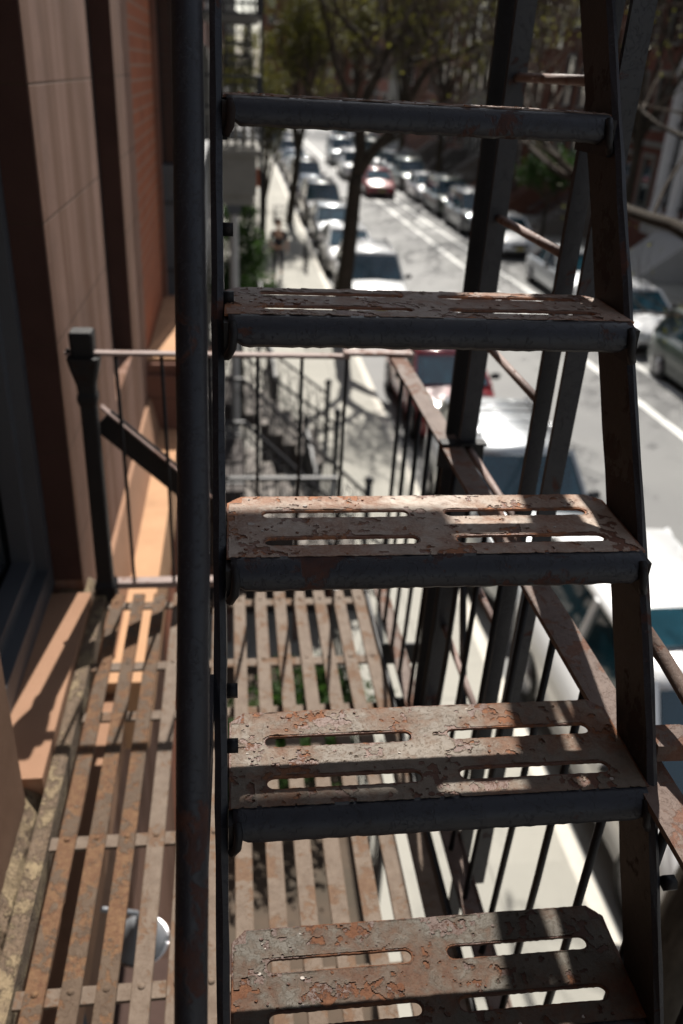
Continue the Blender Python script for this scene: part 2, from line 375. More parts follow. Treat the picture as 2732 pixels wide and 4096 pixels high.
# ------------------------------------------------------------ fire escape stair
stair = thing('fire_escape_stair', 'steep rusty iron stair with slotted treads rising through the middle', 'stair', (.26, .5, -1.63))
def tread_mesh(x0, x1, yf, yb, z, seed):
    random.seed(seed)
    cu = bpy.data.curves.new('t', 'CURVE'); cu.dimensions = '2D'; cu.fill_mode = 'BOTH'; cu.extrude = .0012; cu.bevel_depth = .0007; cu.bevel_resolution = 1
    def spl(pts):
        sp = cu.splines.new('POLY'); sp.points.add(len(pts)-1); sp.use_cyclic_u = True
        for p_, q in zip(sp.points, pts): p_.co = (q[0], q[1], 0, 1)
    def rough_line(a, b, n, amp):
        out = []
        for i in range(n):
            t = i/n; nx, ny = -(b[1]-a[1]), b[0]-a[0]; L_ = math.hypot(nx, ny) or 1
            k = random.uniform(-amp, amp) if i else 0
            out.append((a[0]+(b[0]-a[0])*t+nx/L_*k, a[1]+(b[1]-a[1])*t+ny/L_*k))
        return out
    c = .018
    crn = [(x0, yf), (x1, yf), (x1, yb-c), (x1-c, yb), (x0+c, yb), (x0, yb-c)]
    o = []
    for i in range(6): o += rough_line(crn[i], crn[(i+1) % 6], 2 if i == 0 else (90 if i == 3 else 8), .0006)
    spl(o)
    for sx0, sx1 in ((.035, .230), (.278, .476)):
        for sy in (.035, .106):
            r_ = .0098; ya = yf+sy; pts = []
            for k in range(9): a = pi/2+pi*k/8; pts.append((sx0+r_+cos(a)*r_, ya+sin(a)*r_))
            pts += rough_line((sx0+r_, ya-r_), (sx1-r_, ya-r_), 40, .0005)[1:]
            for k in range(9): a = -pi/2+pi*k/8; pts.append((sx1-r_+cos(a)*r_, ya+sin(a)*r_))
            pts += rough_line((sx1-r_, ya+r_), (sx0+r_, ya+r_), 40, .0005)[1:]
            spl(pts)
    ob = bpy.data.objects.new('t', cu); COL.objects.link(ob); ob.location = (0, 0, 0)
    dg = bpy.context.evaluated_depsgraph_get(); dg.update()
    me = bpy.data.meshes.new_from_object(ob.evaluated_get(dg))
    mb = MB(); mb.add([(v.co.x, v.co.y, v.co.z+z-.0019) for v in me.vertices], [tuple(p_.vertices) for p_ in me.polygons], 0)
    bpy.data.objects.remove(ob); bpy.data.curves.remove(cu); bpy.data.meshes.remove(me)
    # rolled nosing, painted blue-black
    nx = 60; prof = []
    for k in range(7): a = pi/2*k/6; prof.append((yf-.027*sin(a), z-.024*(1-cos(a))))
    prof.append((yf-.027, z-.030))
    inner = [(p_[0]+.005*(1 if i > 2 else .2), p_[1]-.005) for i, p_ in enumerate(prof)][::-1]
    ring = prof+inner; rings = []
    for i in range(nx+1):
        x = x0+.004+(x1-x0-.008)*i/nx; e = random.uniform(-.0009, .0009); tap = .012*max(0, 1-i/2.0)+.012*max(0, 1-(nx-i)/2.0)
        rings.append([Vector((x, py+(.0006*random.random()), pz+(e if k in (7, 8) else 0)+ (tap if k in (7, 8) else 0))) for k, (py, pz) in enumerate(ring)])
    mb.loft(rings, 1, True)
    # the remaining paint: a thin lifted skin with torn, curling edges over the rusty plate
    if seed in (101, 102, 103, 104, 105, 106, 107):
        cs = .0019; nx_ = int((x1-x0-.004)/cs); ny_ = int((yb-yf+.002)/cs); keep = {}
        o3 = seed*3.7
        def inslot(x, y):
            for sx0, sx1 in ((.035, .230), (.278, .476)):
                for sy in (.035, .106):
                    if abs(y-(yf+sy)) < .0115:
                        if sx0+.0098 < x < sx1-.0098: return True
                        for ex in (sx0+.0098, sx1-.0098):
                            if (x-ex)**2+(y-yf-sy)**2 < .0115**2: return True
            return False
        for i in range(nx_):
            for j in range(ny_):
                x = x0+.002+cs*(i+.5); y = yf-.002+cs*(j+.5)
                if y > yb-.0015 or (x < x0+.02 and y > yb-.02) or (x > x1-.02 and y > yb-.02) or inslot(x, y): continue
                v = mnoise.noise((x*24+o3, y*24, 0))*.50+mnoise.noise((x*95, y*95+o3, 3))*.42+mnoise.noise((x*230, y*230, o3))*.13
                edge = .10*math.exp(-(x-x0)/.05)
                if v+edge*(-1.2) > -.20: keep[(i, j)] = len(keep)
        vid = {}; vs = []; fs = []
        def vert(i, j):
            if (i, j) in vid: return vid[(i, j)]
            nb4 = sum(((i-a_, j-b_) in keep) for a_ in (0, 1) for b_ in (0, 1))
            x = x0+.002+cs*i; y = yf-.002+cs*j
            jx = mnoise.noise((x*400, y*400, 1))*cs*.55; jy = mnoise.noise((x*400, y*400, 9))*cs*.55
            zz = z+.0005+.0003*mnoise.noise((x*60, y*60, 2))
            if nb4 < 4: zz += .0002+max(0, mnoise.noise((x*55, y*55, o3)))*.0018
            vid[(i, j)] = len(vs); vs.append((x+jx, y+jy, zz)); return vid[(i, j)]
        for (i, j) in keep: fs.append((vert(i, j), vert(i+1, j), vert(i+1, j+1), vert(i, j+1)))
        nt_ = len(vs); bt_ = {}
        def low(a_):
            if a_ not in bt_: bt_[a_] = len(vs); vs.append((vs[a_][0], vs[a_][1], min(vs[a_][2]-.0007, z+.0012)))
            return bt_[a_]
        for (i, j) in list(keep):
            for (di, dj, p_, q_) in ((-1, 0, (i, j+1), (i, j)), (1, 0, (i+1, j), (i+1, j+1)), (0, -1, (i, j), (i+1, j)), (0, 1, (i+1, j+1), (i, j+1))):
                if (i+di, j+dj) not in keep: a_, b_ = vert(*p_), vert(*q_); fs.append((b_, a_, low(a_), low(b_)))
        mb.add(vs, fs, 3, False)
    # loose chips of paint standing on the tread
    for k in range(60):
        cx, cy = random.uniform(x0+.02, x1-.02), random.uniform(yf+.002, yb-.005)
        if any(a-.004 < cx < b+.004 and abs(cy-(yf+s_)) < .012 for a, b in ((.035, .230), (.278, .476)) for s_ in (.035, .106)): continue
        if random.random() < .45: cx = x0+.02+abs(random.gauss(0, .05))
        if any(a-.006 < cx < b+.006 and abs(cy-(yf+s_)) < .014 for a, b in ((.035, .230), (.278, .476)) for s_ in (.035, .106)): continue
        r_ = random.uniform(.0010, .0030) if k > 3 else random.uniform(.004, .006); n = random.randint(5, 8); tz = random.uniform(.0002, .0016)
        ph = random.random()*6.28; tilt = random.uniform(-.35, .35)
        top = [(cx+cos(ph+2*pi*i/n)*r_*(q := random.uniform(.6, 1.3)), cy+sin(ph+2*pi*i/n)*r_*q*.8, z+.0006+tz+cos(ph+2*pi*i/n)*r_*tilt*.5) for i in range(n)]
        bot = [(x, y, z-.001) for x, y, _ in top]
        mb.add(top+bot, [tuple(range(n))]+[(i, (i+1) % n, n+(i+1) % n, n+i) for i in range(n)], 2 if random.random() < .25 else 0)
    return mb
M['chip'] = flaky('loose_chip', (.26, .22, .19), (.36, .31, .27), (.2, .1, .06), (.28, .15, .09), .6, 1, .5, .6)
treads = [(1.535, 1.685, .44), (1.37, 1.465, .205), (1.205, 1.302, -.033), (1.015, 1.153, -.266), (.855, 1.012, -.515), (.713, .876, -.775), (.583, .744, -1.044), (.43, .60, -1.32),
          (1.70, 1.85, .68), (1.86, 2.01, .93), (2.02, 2.17, 1.18)]
for i, (yf, yb, z) in enumerate(treads):
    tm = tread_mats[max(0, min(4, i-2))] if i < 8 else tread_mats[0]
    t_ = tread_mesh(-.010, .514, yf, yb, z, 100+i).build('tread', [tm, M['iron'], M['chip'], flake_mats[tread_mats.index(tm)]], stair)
    # angle bracket with bolts under each end
    for sx, s_ in ((-.0115, 1), (.5145, -1)):
        br = MB()
        br.box(min(sx, sx+s_*.006), max(sx, sx+s_*.006), yf-.022, yf+.10, z-.052, z-.006)
        br.box(min(sx, sx+s_*.032), max(sx, sx+s_*.032), yf+.005, yf+.09, z-.0115, z-.006)
        hk = [(sx+s_*.010, yf-.018, z-.006), (sx+s_*.012, yf-.028, z-.016), (sx+s_*.010, yf-.030, z-.034), (sx+s_*.004, yf-.026, z-.046)]
        br.tube(hk, .0055, 8)
        for yy in (yf+.02, yf+.07): br.ball((sx+s_*.008, yy, z-.032), .008, 0, 8)
        br.build('bracket', M['iron_dark'], stair)
S0 = Vector((0, .855, -.515)); au = R(56.3); SU = Vector((0, cos(au), sin(au))); SN = Vector((0, -sin(au), cos(au)))
def sp(x, u, n): return Vector((x, 0, 0))+Vector((0, S0.y, S0.z))+SU*u+SN*n
def stringer(x0, x1, flange):
    mb = MB(); n = 60; rings = []
    for i in range(n+1):
        u = -1.36+3.55*i/n; j = lambda: random.uniform(-.0009, .0009)
        off = -.020-.06*max(0, -u-.15)
        rings.append([sp(x, u, nn+off+.02)+Vector((j(), j(), j())) for x, nn in ((x0, -.105), (x1, -.105), (x1, -.022), ((x0+x1)/2, -.018), (x0, -.022))])
    mb.loft(rings, 0, False); return mb
random.seed(3)
stringer(-.027, -.012, 0).build('stringer', M['iron'], stair)
sr = stringer(.515, .528, 1)
for k in range(len(sr.f)):
    if k % 5 in (2, 3): sr.mi[k] = 1
sr.build('stringer', [M['iron_brown'], M['iron']], stair)
for u in (-.16, -.225, .42, .33, -.72, .95):
    c = sp(-.006, u, -.035); MB().tube([c-Vector((.006, 0, 0)), c+Vector((.007, 0, 0))], .009, 6).build('bolt', M['iron_dark'], stair)
MB().tube([sp(.533, -.42, -.04), sp(.548, -.42, -.04)], .010, 6).build('bolt', M['iron_dark'], stair)
hr = MB(); hr.tube([sp(-.0385-.012*(.03-u)*(1 if u < .03 else -.6)-.0, u, .205+.035*u) for u in [k*.06-1.1 for k in range(42)]], .0152, 16, jit=.02)
hr.build('handrail', M['iron'], stair)
for u in (-.17, 1.1):
    hb = MB()
    pts = [sp(-.033, u+.02, -.035), sp(-.034, u-.05, .03), sp(-.037, u-.14, .10), sp(-.040, u-.30, .19)]
    for a, b in zip(pts, pts[1:]): hb.bar(a, b, .012, .034, SU)
    hb.build('handrail_bracket', M['iron'], stair)
rb = MB(); rb.tube([(.538, .88, -.635), (.553, .865, -.652), (.562, .82, -.665), (.573, .73, -.69), (.585, .60, -.72)], [.010, .011, .0105, .0105, .0105], 10, jit=.03)
rb.build('handrail_return', M['iron_rust'], stair)

# ------------------------------------------------------------ lower landing
landing = thing('fire_escape_landing', 'rusty slatted landing with its railing, below the stair', 'landing', (0, 1.2, -1.7))
random.seed(11)
LZ = -1.63
for k, x in enumerate([-.42, -.351, -.282, -.214, -.145, -.077, -.008, .064, .131, .20, .270, .338, .408]):
    sb = MB(); sb.cbox(x, x+.040, -.55, 2.47, LZ-.011, LZ+random.uniform(-.001, .001), .0015)
    for y in (2.42, 2.09, 1.43, 1.055, .66): sb.ball((x+.02, y, LZ), .008, 0, 8, (1, 1, .35))
    sb.build('slat', M['slat_worn'] if k < 3 else M['slat'], landing)
for y, dz, m_ in ((2.42, 0, 'iron_rust'), (2.09, 0, 'iron_rust'), (1.90, -.03, 'iron_rust'), (1.43, 0, 'iron_rust'), (1.055, 0, 'iron_rust'), (.66, 0, 'iron_rust'), (.25, 0, 'iron_rust'), (-.2, 0, 'iron_rust')):
    MB().cbox(-.44, .456, y-.019, y+.019, LZ-.021+dz, LZ-.0125+dz, .0012).build('cross_bar', M['slat'], landing)
for x in (-.48, ):
    b_ = MB(); b_.cbox(-.482, -.447, -.55, 2.49, LZ-.012, LZ+.002, .002); b_.box(-.449, -.443, -.55, 2.49, LZ-.07, LZ-.001); b_.build('edge_bar', [M['crust']], landing)
b_ = MB(); b_.box(.455, .461, -.55, 2.56, LZ-.075, LZ+.004); b_.box(.4615, .487, -.55, 2.56, LZ-.075, LZ-.069); b_.build('edge_bar', M['iron_dark'], landing)
b_ = MB(); b_.cbox(.497, .540, -.55, 2.56, LZ-.030, LZ-.020, .0015); b_.box(.541, .546, -.55, 2.56, LZ-.07, LZ-.018); b_.build('edge_bar', M['iron_rust'], landing)
rail = MB()   # railing of the far end and outer side
rail.cbox(-.50, .36, 2.485, 2.515, -.788, -.778, .0012); railo = rail.build('railing', M['iron_pink'], landing)
r2_ = MB(); r2_.cbox(.34, .556, 2.478, 2.524, -.776, -.766, .001); r2_.build('top_rail', M['iron_pink'], railo)
r2_ = MB(); n_ = 26; rings = []
for i in range(n_+1):
    y = 2.52-3.1*i/n_; xx = .483+.014*max(0, (2.5-y)/1.3); w2 = .050
    j = lambda: random.uniform(-.0008, .0008)
    rings.append([Vector((xx+j(), y, -.786)), Vector((xx+w2+j(), y, -.786)), Vector((xx+w2+j(), y, -.777+j())), Vector((xx+j(), y, -.777+j()))])
r2_.loft(rings, 0, False); r2_.build('top_rail', M['iron_rust'], railo)
r2_ = MB(); r2_.cbox(-.455, .455, 2.52, 2.562, LZ-.012, LZ+.012, .002); r2_.build('bottom_rail', M['iron_pink'], railo)
for x in (-.355, -.218, -.075, .073, .211, .352):
    MB().tube([(x, 2.505, -.789), (x+.002, 2.52, -1.2), (x+.002, 2.53, -1.618)], .0058, 8).build('baluster', M['iron_dark'], railo)
random.seed(5)
k = 0
for i in range(21):
    y = 2.43-.1345*i; xb = .505+.012*max(0, (2.5-y)/1.3)
    MB().tube([(xb+.012, y, -.789), (xb+.008, y, -1.25), (xb-.003+random.uniform(-.002, .002), y, LZ-.02)], .0068, 8).build('baluster', M['iron_dark'], railo)
nw = MB()
rings = []
for z, hw in ((-1.66, .036), (-1.60, .036), (-1.585, .026), (-.95, .024), (-.93, .03), (-.915, .03), (-.905, .026), (-.88, .027), (-.83, .040), (-.79, .047)):
    rings.append([Vector((-.445+a_*hw, 2.50+b_*hw, z)) for a_, b_ in ((-1, -.8), (-.8, -1), (.8, -1), (1, -.8), (1, .8), (.8, 1), (-.8, 1), (-1, .8))])
nw.loft(rings, 0, False)
nw.loft([[Vector((-.447+a_*hw, 2.505+b_*hw, z)) for a_, b_ in ((-1, -.8), (-.8, -1), (.8, -1), (1, -.8), (1, .8), (.8, 1), (-.8, 1), (-1, .8))] for z, hw in ((-.79, .033), (-.722, .035), (-.716, .031))], 0, False)
for x in (-.465, -.425, -.49): nw.ball((x, 2.49, -.775), .008, 0, 8)
nw.build('corner_post', M['iron_dark'], landing)
br = MB(); br.bar((-.43, 2.635, -1.05), (.06, 2.635, -1.52), .012, .088, (0, 0, 1)); br.build('diagonal_brace', M['iron_dark'], landing)
br = MB(); br.bar((-.43, 2.625, -1.0), (.06, 2.625, -1.47), .032, .006, (0, 0, 1)); br.build('brace_lit_top', M['iron_pink'], landing)  # pale strip paints the sunlit top face of the brace
cl = MB(); cl.box(.49, .60, 1.80, 1.812, -.84, -.775); cl.box(.49, .60, 1.78, 1.812, -.775, -.769)
cl.tube([(.575, 1.80, -.80), (.575, 1.785, -.80)], .008, 6); cl.build('post_clamp', M['iron_dark'], landing)
for bb in ((.47, .62, 2.18, 2.19, -1.74, -1.66), (.47, .60, 1.90, 1.91, -1.72, -1.65)): MB().box(*bb).build('floor_bracket', M['iron_dark'], landing)
cl = MB(); cl.loft([[Vector((x+dx, y, z)) for dx in (0, )] + [Vector((x, y+.035, z+.004)), Vector((x, y+.04, z-.018)), Vector((x, y-.004, z-.022))] for x, y, z in ((.535, .745, -.742), (.575, .74, -.738), (.61, .735, -.745))], 0, False)
recalc(cl.build('rail_clamp', M['iron_rust'], landing))

# ------------------------------------------------------------ drop ladder and its guides
lad = thing('drop_ladder', 'dark iron ladder with round rungs standing against the outer railing', 'ladder', (.58, 1.6, -1.7))
def post(x0, x1, y0, y1, z0, z1, m_, name, par, lean=0):
    mb = MB(); n = 20; rings = []
    for i in range(n+1):
        z = z0+(z1-z0)*i/n; d = lean*(z); j = lambda: random.uniform(-.0006, .0006)
        rings.append([Vector((x+j(), y+d*0+j(), z)) for x, y in ((x0+d, y0), (x1+d, y0), (x1+d, y1), (x0+d, y1))])
    mb.loft(rings, 0, False); return mb.build(name, m_, par)
random.seed(9)
post(.540, .580, 1.800, 1.812, -2.1, 2.3, M['iron'], 'ladder_rail', lad, .003)
post(.546, .577, 1.378, 1.390, -2.1, 2.3, M['iron'], 'ladder_rail', lad, .003)
for z in [.008-.265*k for k in range(-7, 8)]:
    MB().tube([(.561, 1.799, z), (.561, 1.384, z+random.uniform(-.004, .004))], .0085, 10, jit=.02).build('rung', M['iron_pink'], lad)
hk = MB(); hk.bar((.592, 1.80, -1.15), (.575, 1.60, -1.42), .035, .010, (1, 0, 0)); hk.bar((.575, 1.60, -1.42), (.585, 1.58, -1.44), .07, .012, (1, 0, 0)); hk.build('pawl', M['iron_dark'], lad)
gd = thing('ladder_guide', 'pair of dark angle iron posts flanking the drop ladder', 'guide posts', (.55, 1.5, -1.7))
post(.522, .566, 1.860, 1.870, -2.1, 2.5, M['iron_dark'], 'post', gd, .004)
post(.558, .566, 1.871, 1.91, -2.1, 2.5, M['iron_dark'], 'post_flange', gd, .004)
post(.545, .580, 1.275, 1.285, -1.68, 2.5, M['iron'], 'post', gd, .003)
post(.573, .580, 1.286, 1.31, -1.68, 2.5, M['iron'], 'post_flange', gd, .003)

# ------------------------------------------------------------ upper landing, above the frame, throws its shade on the top treads
up = thing('upper_landing', 'slatted iron landing of the storey above, at the head of the stair', 'landing', (0, 1.9, 1.4))
for x in [-.42+.069*i for i in range(14)]: MB().box(x, x+.046, 2.0 if x > -.05 else -.6, 2.50, 1.395, 1.407).build('slat', M['slat'], up)
MB().box(-.46, .53, 2.501, 2.665, 1.33, 1.41).build('end_plate', M['iron_dark'], up)
MB().box(.516, .53, -.6, 2.50, 1.33, 1.41).build('edge_bar', M['iron_dark'], up)

# ------------------------------------------------------------ own building
own = thing('brownstone_building', 'pink sandstone and orange brick facade right beside the fire escape', 'building', (-.6, 2.5, G))
X = -.52
wl = MB()
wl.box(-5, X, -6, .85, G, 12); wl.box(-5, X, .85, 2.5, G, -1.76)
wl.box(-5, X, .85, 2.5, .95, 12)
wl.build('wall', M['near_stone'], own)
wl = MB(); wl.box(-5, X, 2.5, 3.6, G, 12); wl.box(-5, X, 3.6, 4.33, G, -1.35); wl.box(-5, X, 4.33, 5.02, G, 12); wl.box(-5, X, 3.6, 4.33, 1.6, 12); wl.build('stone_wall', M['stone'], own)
wl = MB(); wl.box(-5, X-.006, 5.02, 6.44, G, 12); wl.build('brick_wall', M['brick'], own)
MB().box(-5, X+.0, .85, 1.555, -1.76, .95).build('window_pier', M['near_stone'], own)
def own_window(y0, y1, z0, z1, big):
    f_ = MB()
    f_.box(-.70, -.615, y0, y1, z0, z0+.09); f_.box(-.70, -.615, y1-.06, y1, z0+.09, z1); f_.box(-.70, -.615, y0, y0+.06, z0+.09, z1)
    f_.box(-.715, -.655, y0+.06, y1-.06, z0+.09, z0+.15); f_.box(-.715, -.655, y1-.11, y1-.06, z0+.15, z1); f_.box(-.715, -.655, y0+.06, y0+.11, z0+.15, z1)
    f_.box(-.74, -.64, y0+.06, y1-.06, (z0+z1)/2+.3, (z0+z1)/2+.36)
    fo = f_.build('window', M['frame_grey' if big else 'frame'], own)
    MB().box(-.735, -.725, y0+.05, y1-.05, z0+.1, z1).build('pane', M['glass'], fo)
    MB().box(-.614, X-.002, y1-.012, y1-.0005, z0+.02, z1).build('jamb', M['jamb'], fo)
    return fo
f1 = own_window(1.56, 2.5, -1.60, .94, True)
own_window(3.6, 4.33, -1.35, 1.6, False)
sl = MB(); sl.box(-.9, -.486, 1.60, 2.44, -1.755, -1.60); sl.build('sill', M['sill'], f1)
lg = MB()   # crumbling ledge the landing bears on
random.seed(21); rings = []
for i in range(121):
    y = -.8+3.4*i/120; j = lambda a=.006: random.uniform(-a, a)
    rings.append([Vector((-.60, y, -1.62)), Vector((-.60, y, -1.76)), Vector((-.486+j(), y, -1.76)), Vector((-.485+j(.008), y, -1.69+j())), Vector((-.497+j(.008), y, -1.655+j(.008))), Vector((-.53, y, -1.63+j()))])
lg.loft(rings, 0, False); lg.build('ledge', M['crust'], own)
lg = MB(); lg.box(-.519, -.335, 2.45, 4.86, -2.32, -2.0); lg.build('string_course', M['ledge'], own)
lg = MB(); lg.box(-.519, -.42, .3, 2.449, -2.30, -2.05); lg.build('string_course', M['sill'], own)  # darker stone on this run paints the shade under the landing
lg = MB(); lg.prism([(-.519, -1.80), (-.50, -1.80), (-.455, -1.999), (-.519, -1.999)], 1, 2.6, 4.9); lg.build('moulding', M['sill'], own)
lg = MB(); lg.box(-.519, -.30, 4.862, 5.05, -2.6, -1.66); lg.box(-.519, -.26, 4.9, 6.5, -1.66, -1.60); lg.box(-.513, -.30, 5.05, 6.5, -2.6, -1.661); lg.build('porch_block', [M['brownstone']], own)
lg = MB(); lg.box(-.519, -.25, 4.95, 6.44, -1.599, -1.575); lg.build('porch_slab', M['ledge'], own)
lg = MB(); lg.box(-.519, .02, .25, 2.25, G, -3.45); lg.box(-.519, .06, .21, 2.29, -3.45, -3.36); lg.build('shade_bay', M['brownstone_dark'], own)  # dark bay added to give the shade seen between the slats
# basement wall details under the landing
lm = thing('wall_lamp', 'round grey metal lamp shade under the landing slats', 'lamp', (-.33, 1.85, -2.6))
q = MB(); rings = []
for rr, z in ((.018, -2.50), (.03, -2.515), (.05, -2.54), (.082, -2.585), (.092, -2.61), (.09, -2.612)):
    rings.append([Vector((-.33+cos(2*pi*k/24)*rr, 1.85+sin(2*pi*k/24)*rr, z)) for k in range(24)])
q.loft(rings, 0, True); q.tube([(-.33, 1.85, -2.50), (-.33, 1.85, -2.47), (-.50, 1.87, -2.45), (-.519, 1.87, -2.45)], .009, 8); q.build('shade', M['pipe'], lm)
q = MB(); rings = []
for k in range(33): a = 2*pi*k/32; rings.append((-.33+cos(a)*.093, 1.85+sin(a)*.093, -2.61))
q.tube(rings, .004, 6); q.build('rim', M['chrome'], lm)
dp = thing('drain_pipe', 'dark vertical drain pipe on the wall under the landing', 'pipe', (-.47, 1.45, G))
MB().tube([(-.46, 1.45, G), (-.46, 1.45, -2.33)], .035, 12).build('pipe', M['frame_grey'], dp)
MB().tube([(-.46, 1.45, -3.5), (-.46, 1.45, -3.56)], .042, 12).build('collar', M['frame_grey'], dp)

# ------------------------------------------------------------ next building on the left: bay, portico, fire escape
bay = thing('bay_fronted_building', 'dark bay front with a panelled base beyond the orange brick', 'building', (-.5, 9, G))
MB().box(-5, -.50, 6.45, 12, G, 14).build('wall', M['brownstone'], bay)
b_ = MB(); b_.box(-.60, -.235, 6.62, 9, -1.60, -.80); b_.box(-.60, -.225, 6.60, 9, -.80, -.72); b_.box(-.60, -.215, 6.58, 9, -.72, -.66)
b_.build('bay_front', M['frame_grey'], bay); MB().box(-.60, -.235, 6.62, 9, 2.6, 5).build('bay_head', M['frame_grey'], bay)
b_ = MB(); b_.box(-.56, -.28, 6.604, 6.619, -1.42, -1.40); b_.box(-.56, -.28, 6.604, 6.619, -.93, -.91); b_.box(-.56, -.54, 6.604, 6.619, -1.40, -.93); b_.box(-.30, -.28, 6.604, 6.619, -1.40, -.93); b_.build('bay_panel', M['frame'], bay)
b_ = MB(); b_.box(-.60, -.565, 6.63, 6.69, -.66, 2.6); b_.box(-.27, -.235, 6.63, 6.69, -.66, 2.6); b_.box(-.565, -.27, 6.63, 6.69, .38, .44)
fo = b_.build('window', M['frame'], bay); MB().box(-.565, -.27, 6.70, 6.71, -.66, 2.6).build('pane', M['glass'], fo)
MB().box(-.50, -.10, 6.9, 12, 5.2, 5.5).build('cornice', M['brownstone'], bay)

po = thing('portico', 'grey stone entrance porch on a fluted column left of the pavement', 'porch', (.05, 11, SW))
b_ = MB(); b_.box(-.5, .30, 10.9, 12.2, -1.40, -.95); b_.box(-.5, .34, 10.86, 12.24, -.95, -.88); b_.box(-.5, .27, 10.93, 12.17, -1.52, -1.40); b_.build('entablature', M['grey_stone'], po)
b_ = MB(); rings = []
for i in range(9):
    z = -1.56-3.2*i/8; rr = .055+.012*i/8; rings.append([Vector((.02+cos(2*pi*k/24)*rr*(1 if k % 2 else .9), 11.02+sin(2*pi*k/24)*rr*(1 if k % 2 else .9), z)) for k in range(24)])
b_.loft(rings, 0, False); b_.build('column', M['limestone'], po)
b_ = MB(); b_.box(-.07, .11, 10.93, 11.11, -1.60, -1.521); b_.box(-.05, .09, 10.95, 11.09, -1.64, -1.60); b_.build('capital', M['blue' if 0 else 'frame_grey'], po)
b_ = MB(); b_.box(-.08, .12, 10.92, 11.12, -5.0, -4.72); b_.box(-.5, .4, 10.8, 12.3, SW, -5.0); b_.build('plinth', M['grey_stone'], po)
b_ = MB(); b_.box(-.5, .30, 10.93, 10.97, -.52, -.48); b_.box(-.5, .30, 10.93, 10.97, -.875, -.84)
for k in range(8): b_.tube([(-.45+.1*k, 10.95, -.84), (-.45+.1*k, 10.95, -.7), (-.45+.1*k, 10.95, -.52)], [.02, .032, .018], 8)
b_.build('balustrade', M['grey_stone'], po)

def fire_escape(y0, y1, zs, name_label):
    t = thing('fire_escape', name_label, 'fire escape', (0, y0, G), 'black fire escapes farther along the left row')
    for zi, z in enumerate(zs):
        b = MB(); b.box(-.5, .47, y0, y1, z-.05, z-.02)
        for k in range(10): b.box(-.5+.095*k, -.45+.095*k, y0, y1, z-.019, z)
        b.build('platform', M['black_iron'], t)
        b = MB()
        for zz in (z+.86, z+.45, z+.12): b.box(-.5, .47, y0, y0+.03, zz-.035, zz)
        for zz in (z+.86, z+.12): b.box(.44, .47, y0+.03, y1, zz-.03, zz)
        for k in range(7): b.box(-.43+.15*k, -.415+.15*k, y0+.005, y0+.025, z, z+.83)
        for k in range(int((y1-y0)/.15)): b.box(.448, .462, y0+.1+.15*k, y0+.115+.15*k, z, z+.83)
        b.build('railing', M['black_iron'], t)
    b = MB()
    for x in (.43, ): b.box(x, x+.045, y0-.05, y0-.005, zs[0]-1.9, zs[-1]+.9)
    b.build('post', M['black_iron'], t)
    for z0, z1 in zip(zs, zs[1:]):
        b = MB(); ya, yb = y0+.3, y1-.4
        for x in (-.1, .35): b.bar((x, ya, z0), (x, yb, z1), .02, .12)
        for k in range(11): q_ = (k+.5)/11; b.box(-.1, .35, ya+(yb-ya)*q_-.08, ya+(yb-ya)*q_+.08, z0+(z1-z0)*q_-.01, z0+(z1-z0)*q_+.01)
        b.build('stair', M['black_iron'], t)
    return t
fire_escape(14, 17, [-.98, .70, 3.6], 'black fire escape platforms against the sky, nearest at top left')
fire_escape(24, 27.5, [-3.0, .1, 3.2], 'black fire escape farther up the left row, small behind the nearest')

# row houses -----------------------------------------------------------
def window_unit(side, y, z0, z1, xf, wall, fm, wd=.9, sub=True):
    s_ = side
    b = MB()
    xa, xb = (xf, xf-.10*s_) ; lo, hi = min(xa, xb), max(xa, xb)
    b.box(lo, hi, y-wd/2-.10, y-wd/2, z0, z1); b.box(lo, hi, y+wd/2, y+wd/2+.10, z0, z1)
    b.box(lo, hi, y-wd/2-.10, y+wd/2+.10, z1, z1+.16); b.box(min(xa, xf-.16*s_), max(xa, xf-.16*s_), y-wd/2-.16, y+wd/2+.16, z0-.12, z0)
    b.box(min(xf, xf-.05*s_), max(xf, xf-.05*s_), y-wd/2, y+wd/2, (z0+z1)/2-.03, (z0+z1)/2+.03)
    o = b.build('window', fm, wall)
    MB().add([(xf-.02*s_, y-wd/2, z0), (xf-.02*s_, y+wd/2, z0), (xf-.02*s_, y+wd/2, z1), (xf-.02*s_, y-wd/2, z1)], [(0, 1, 2, 3)]).build('pane', M['glass'], o)
    return o
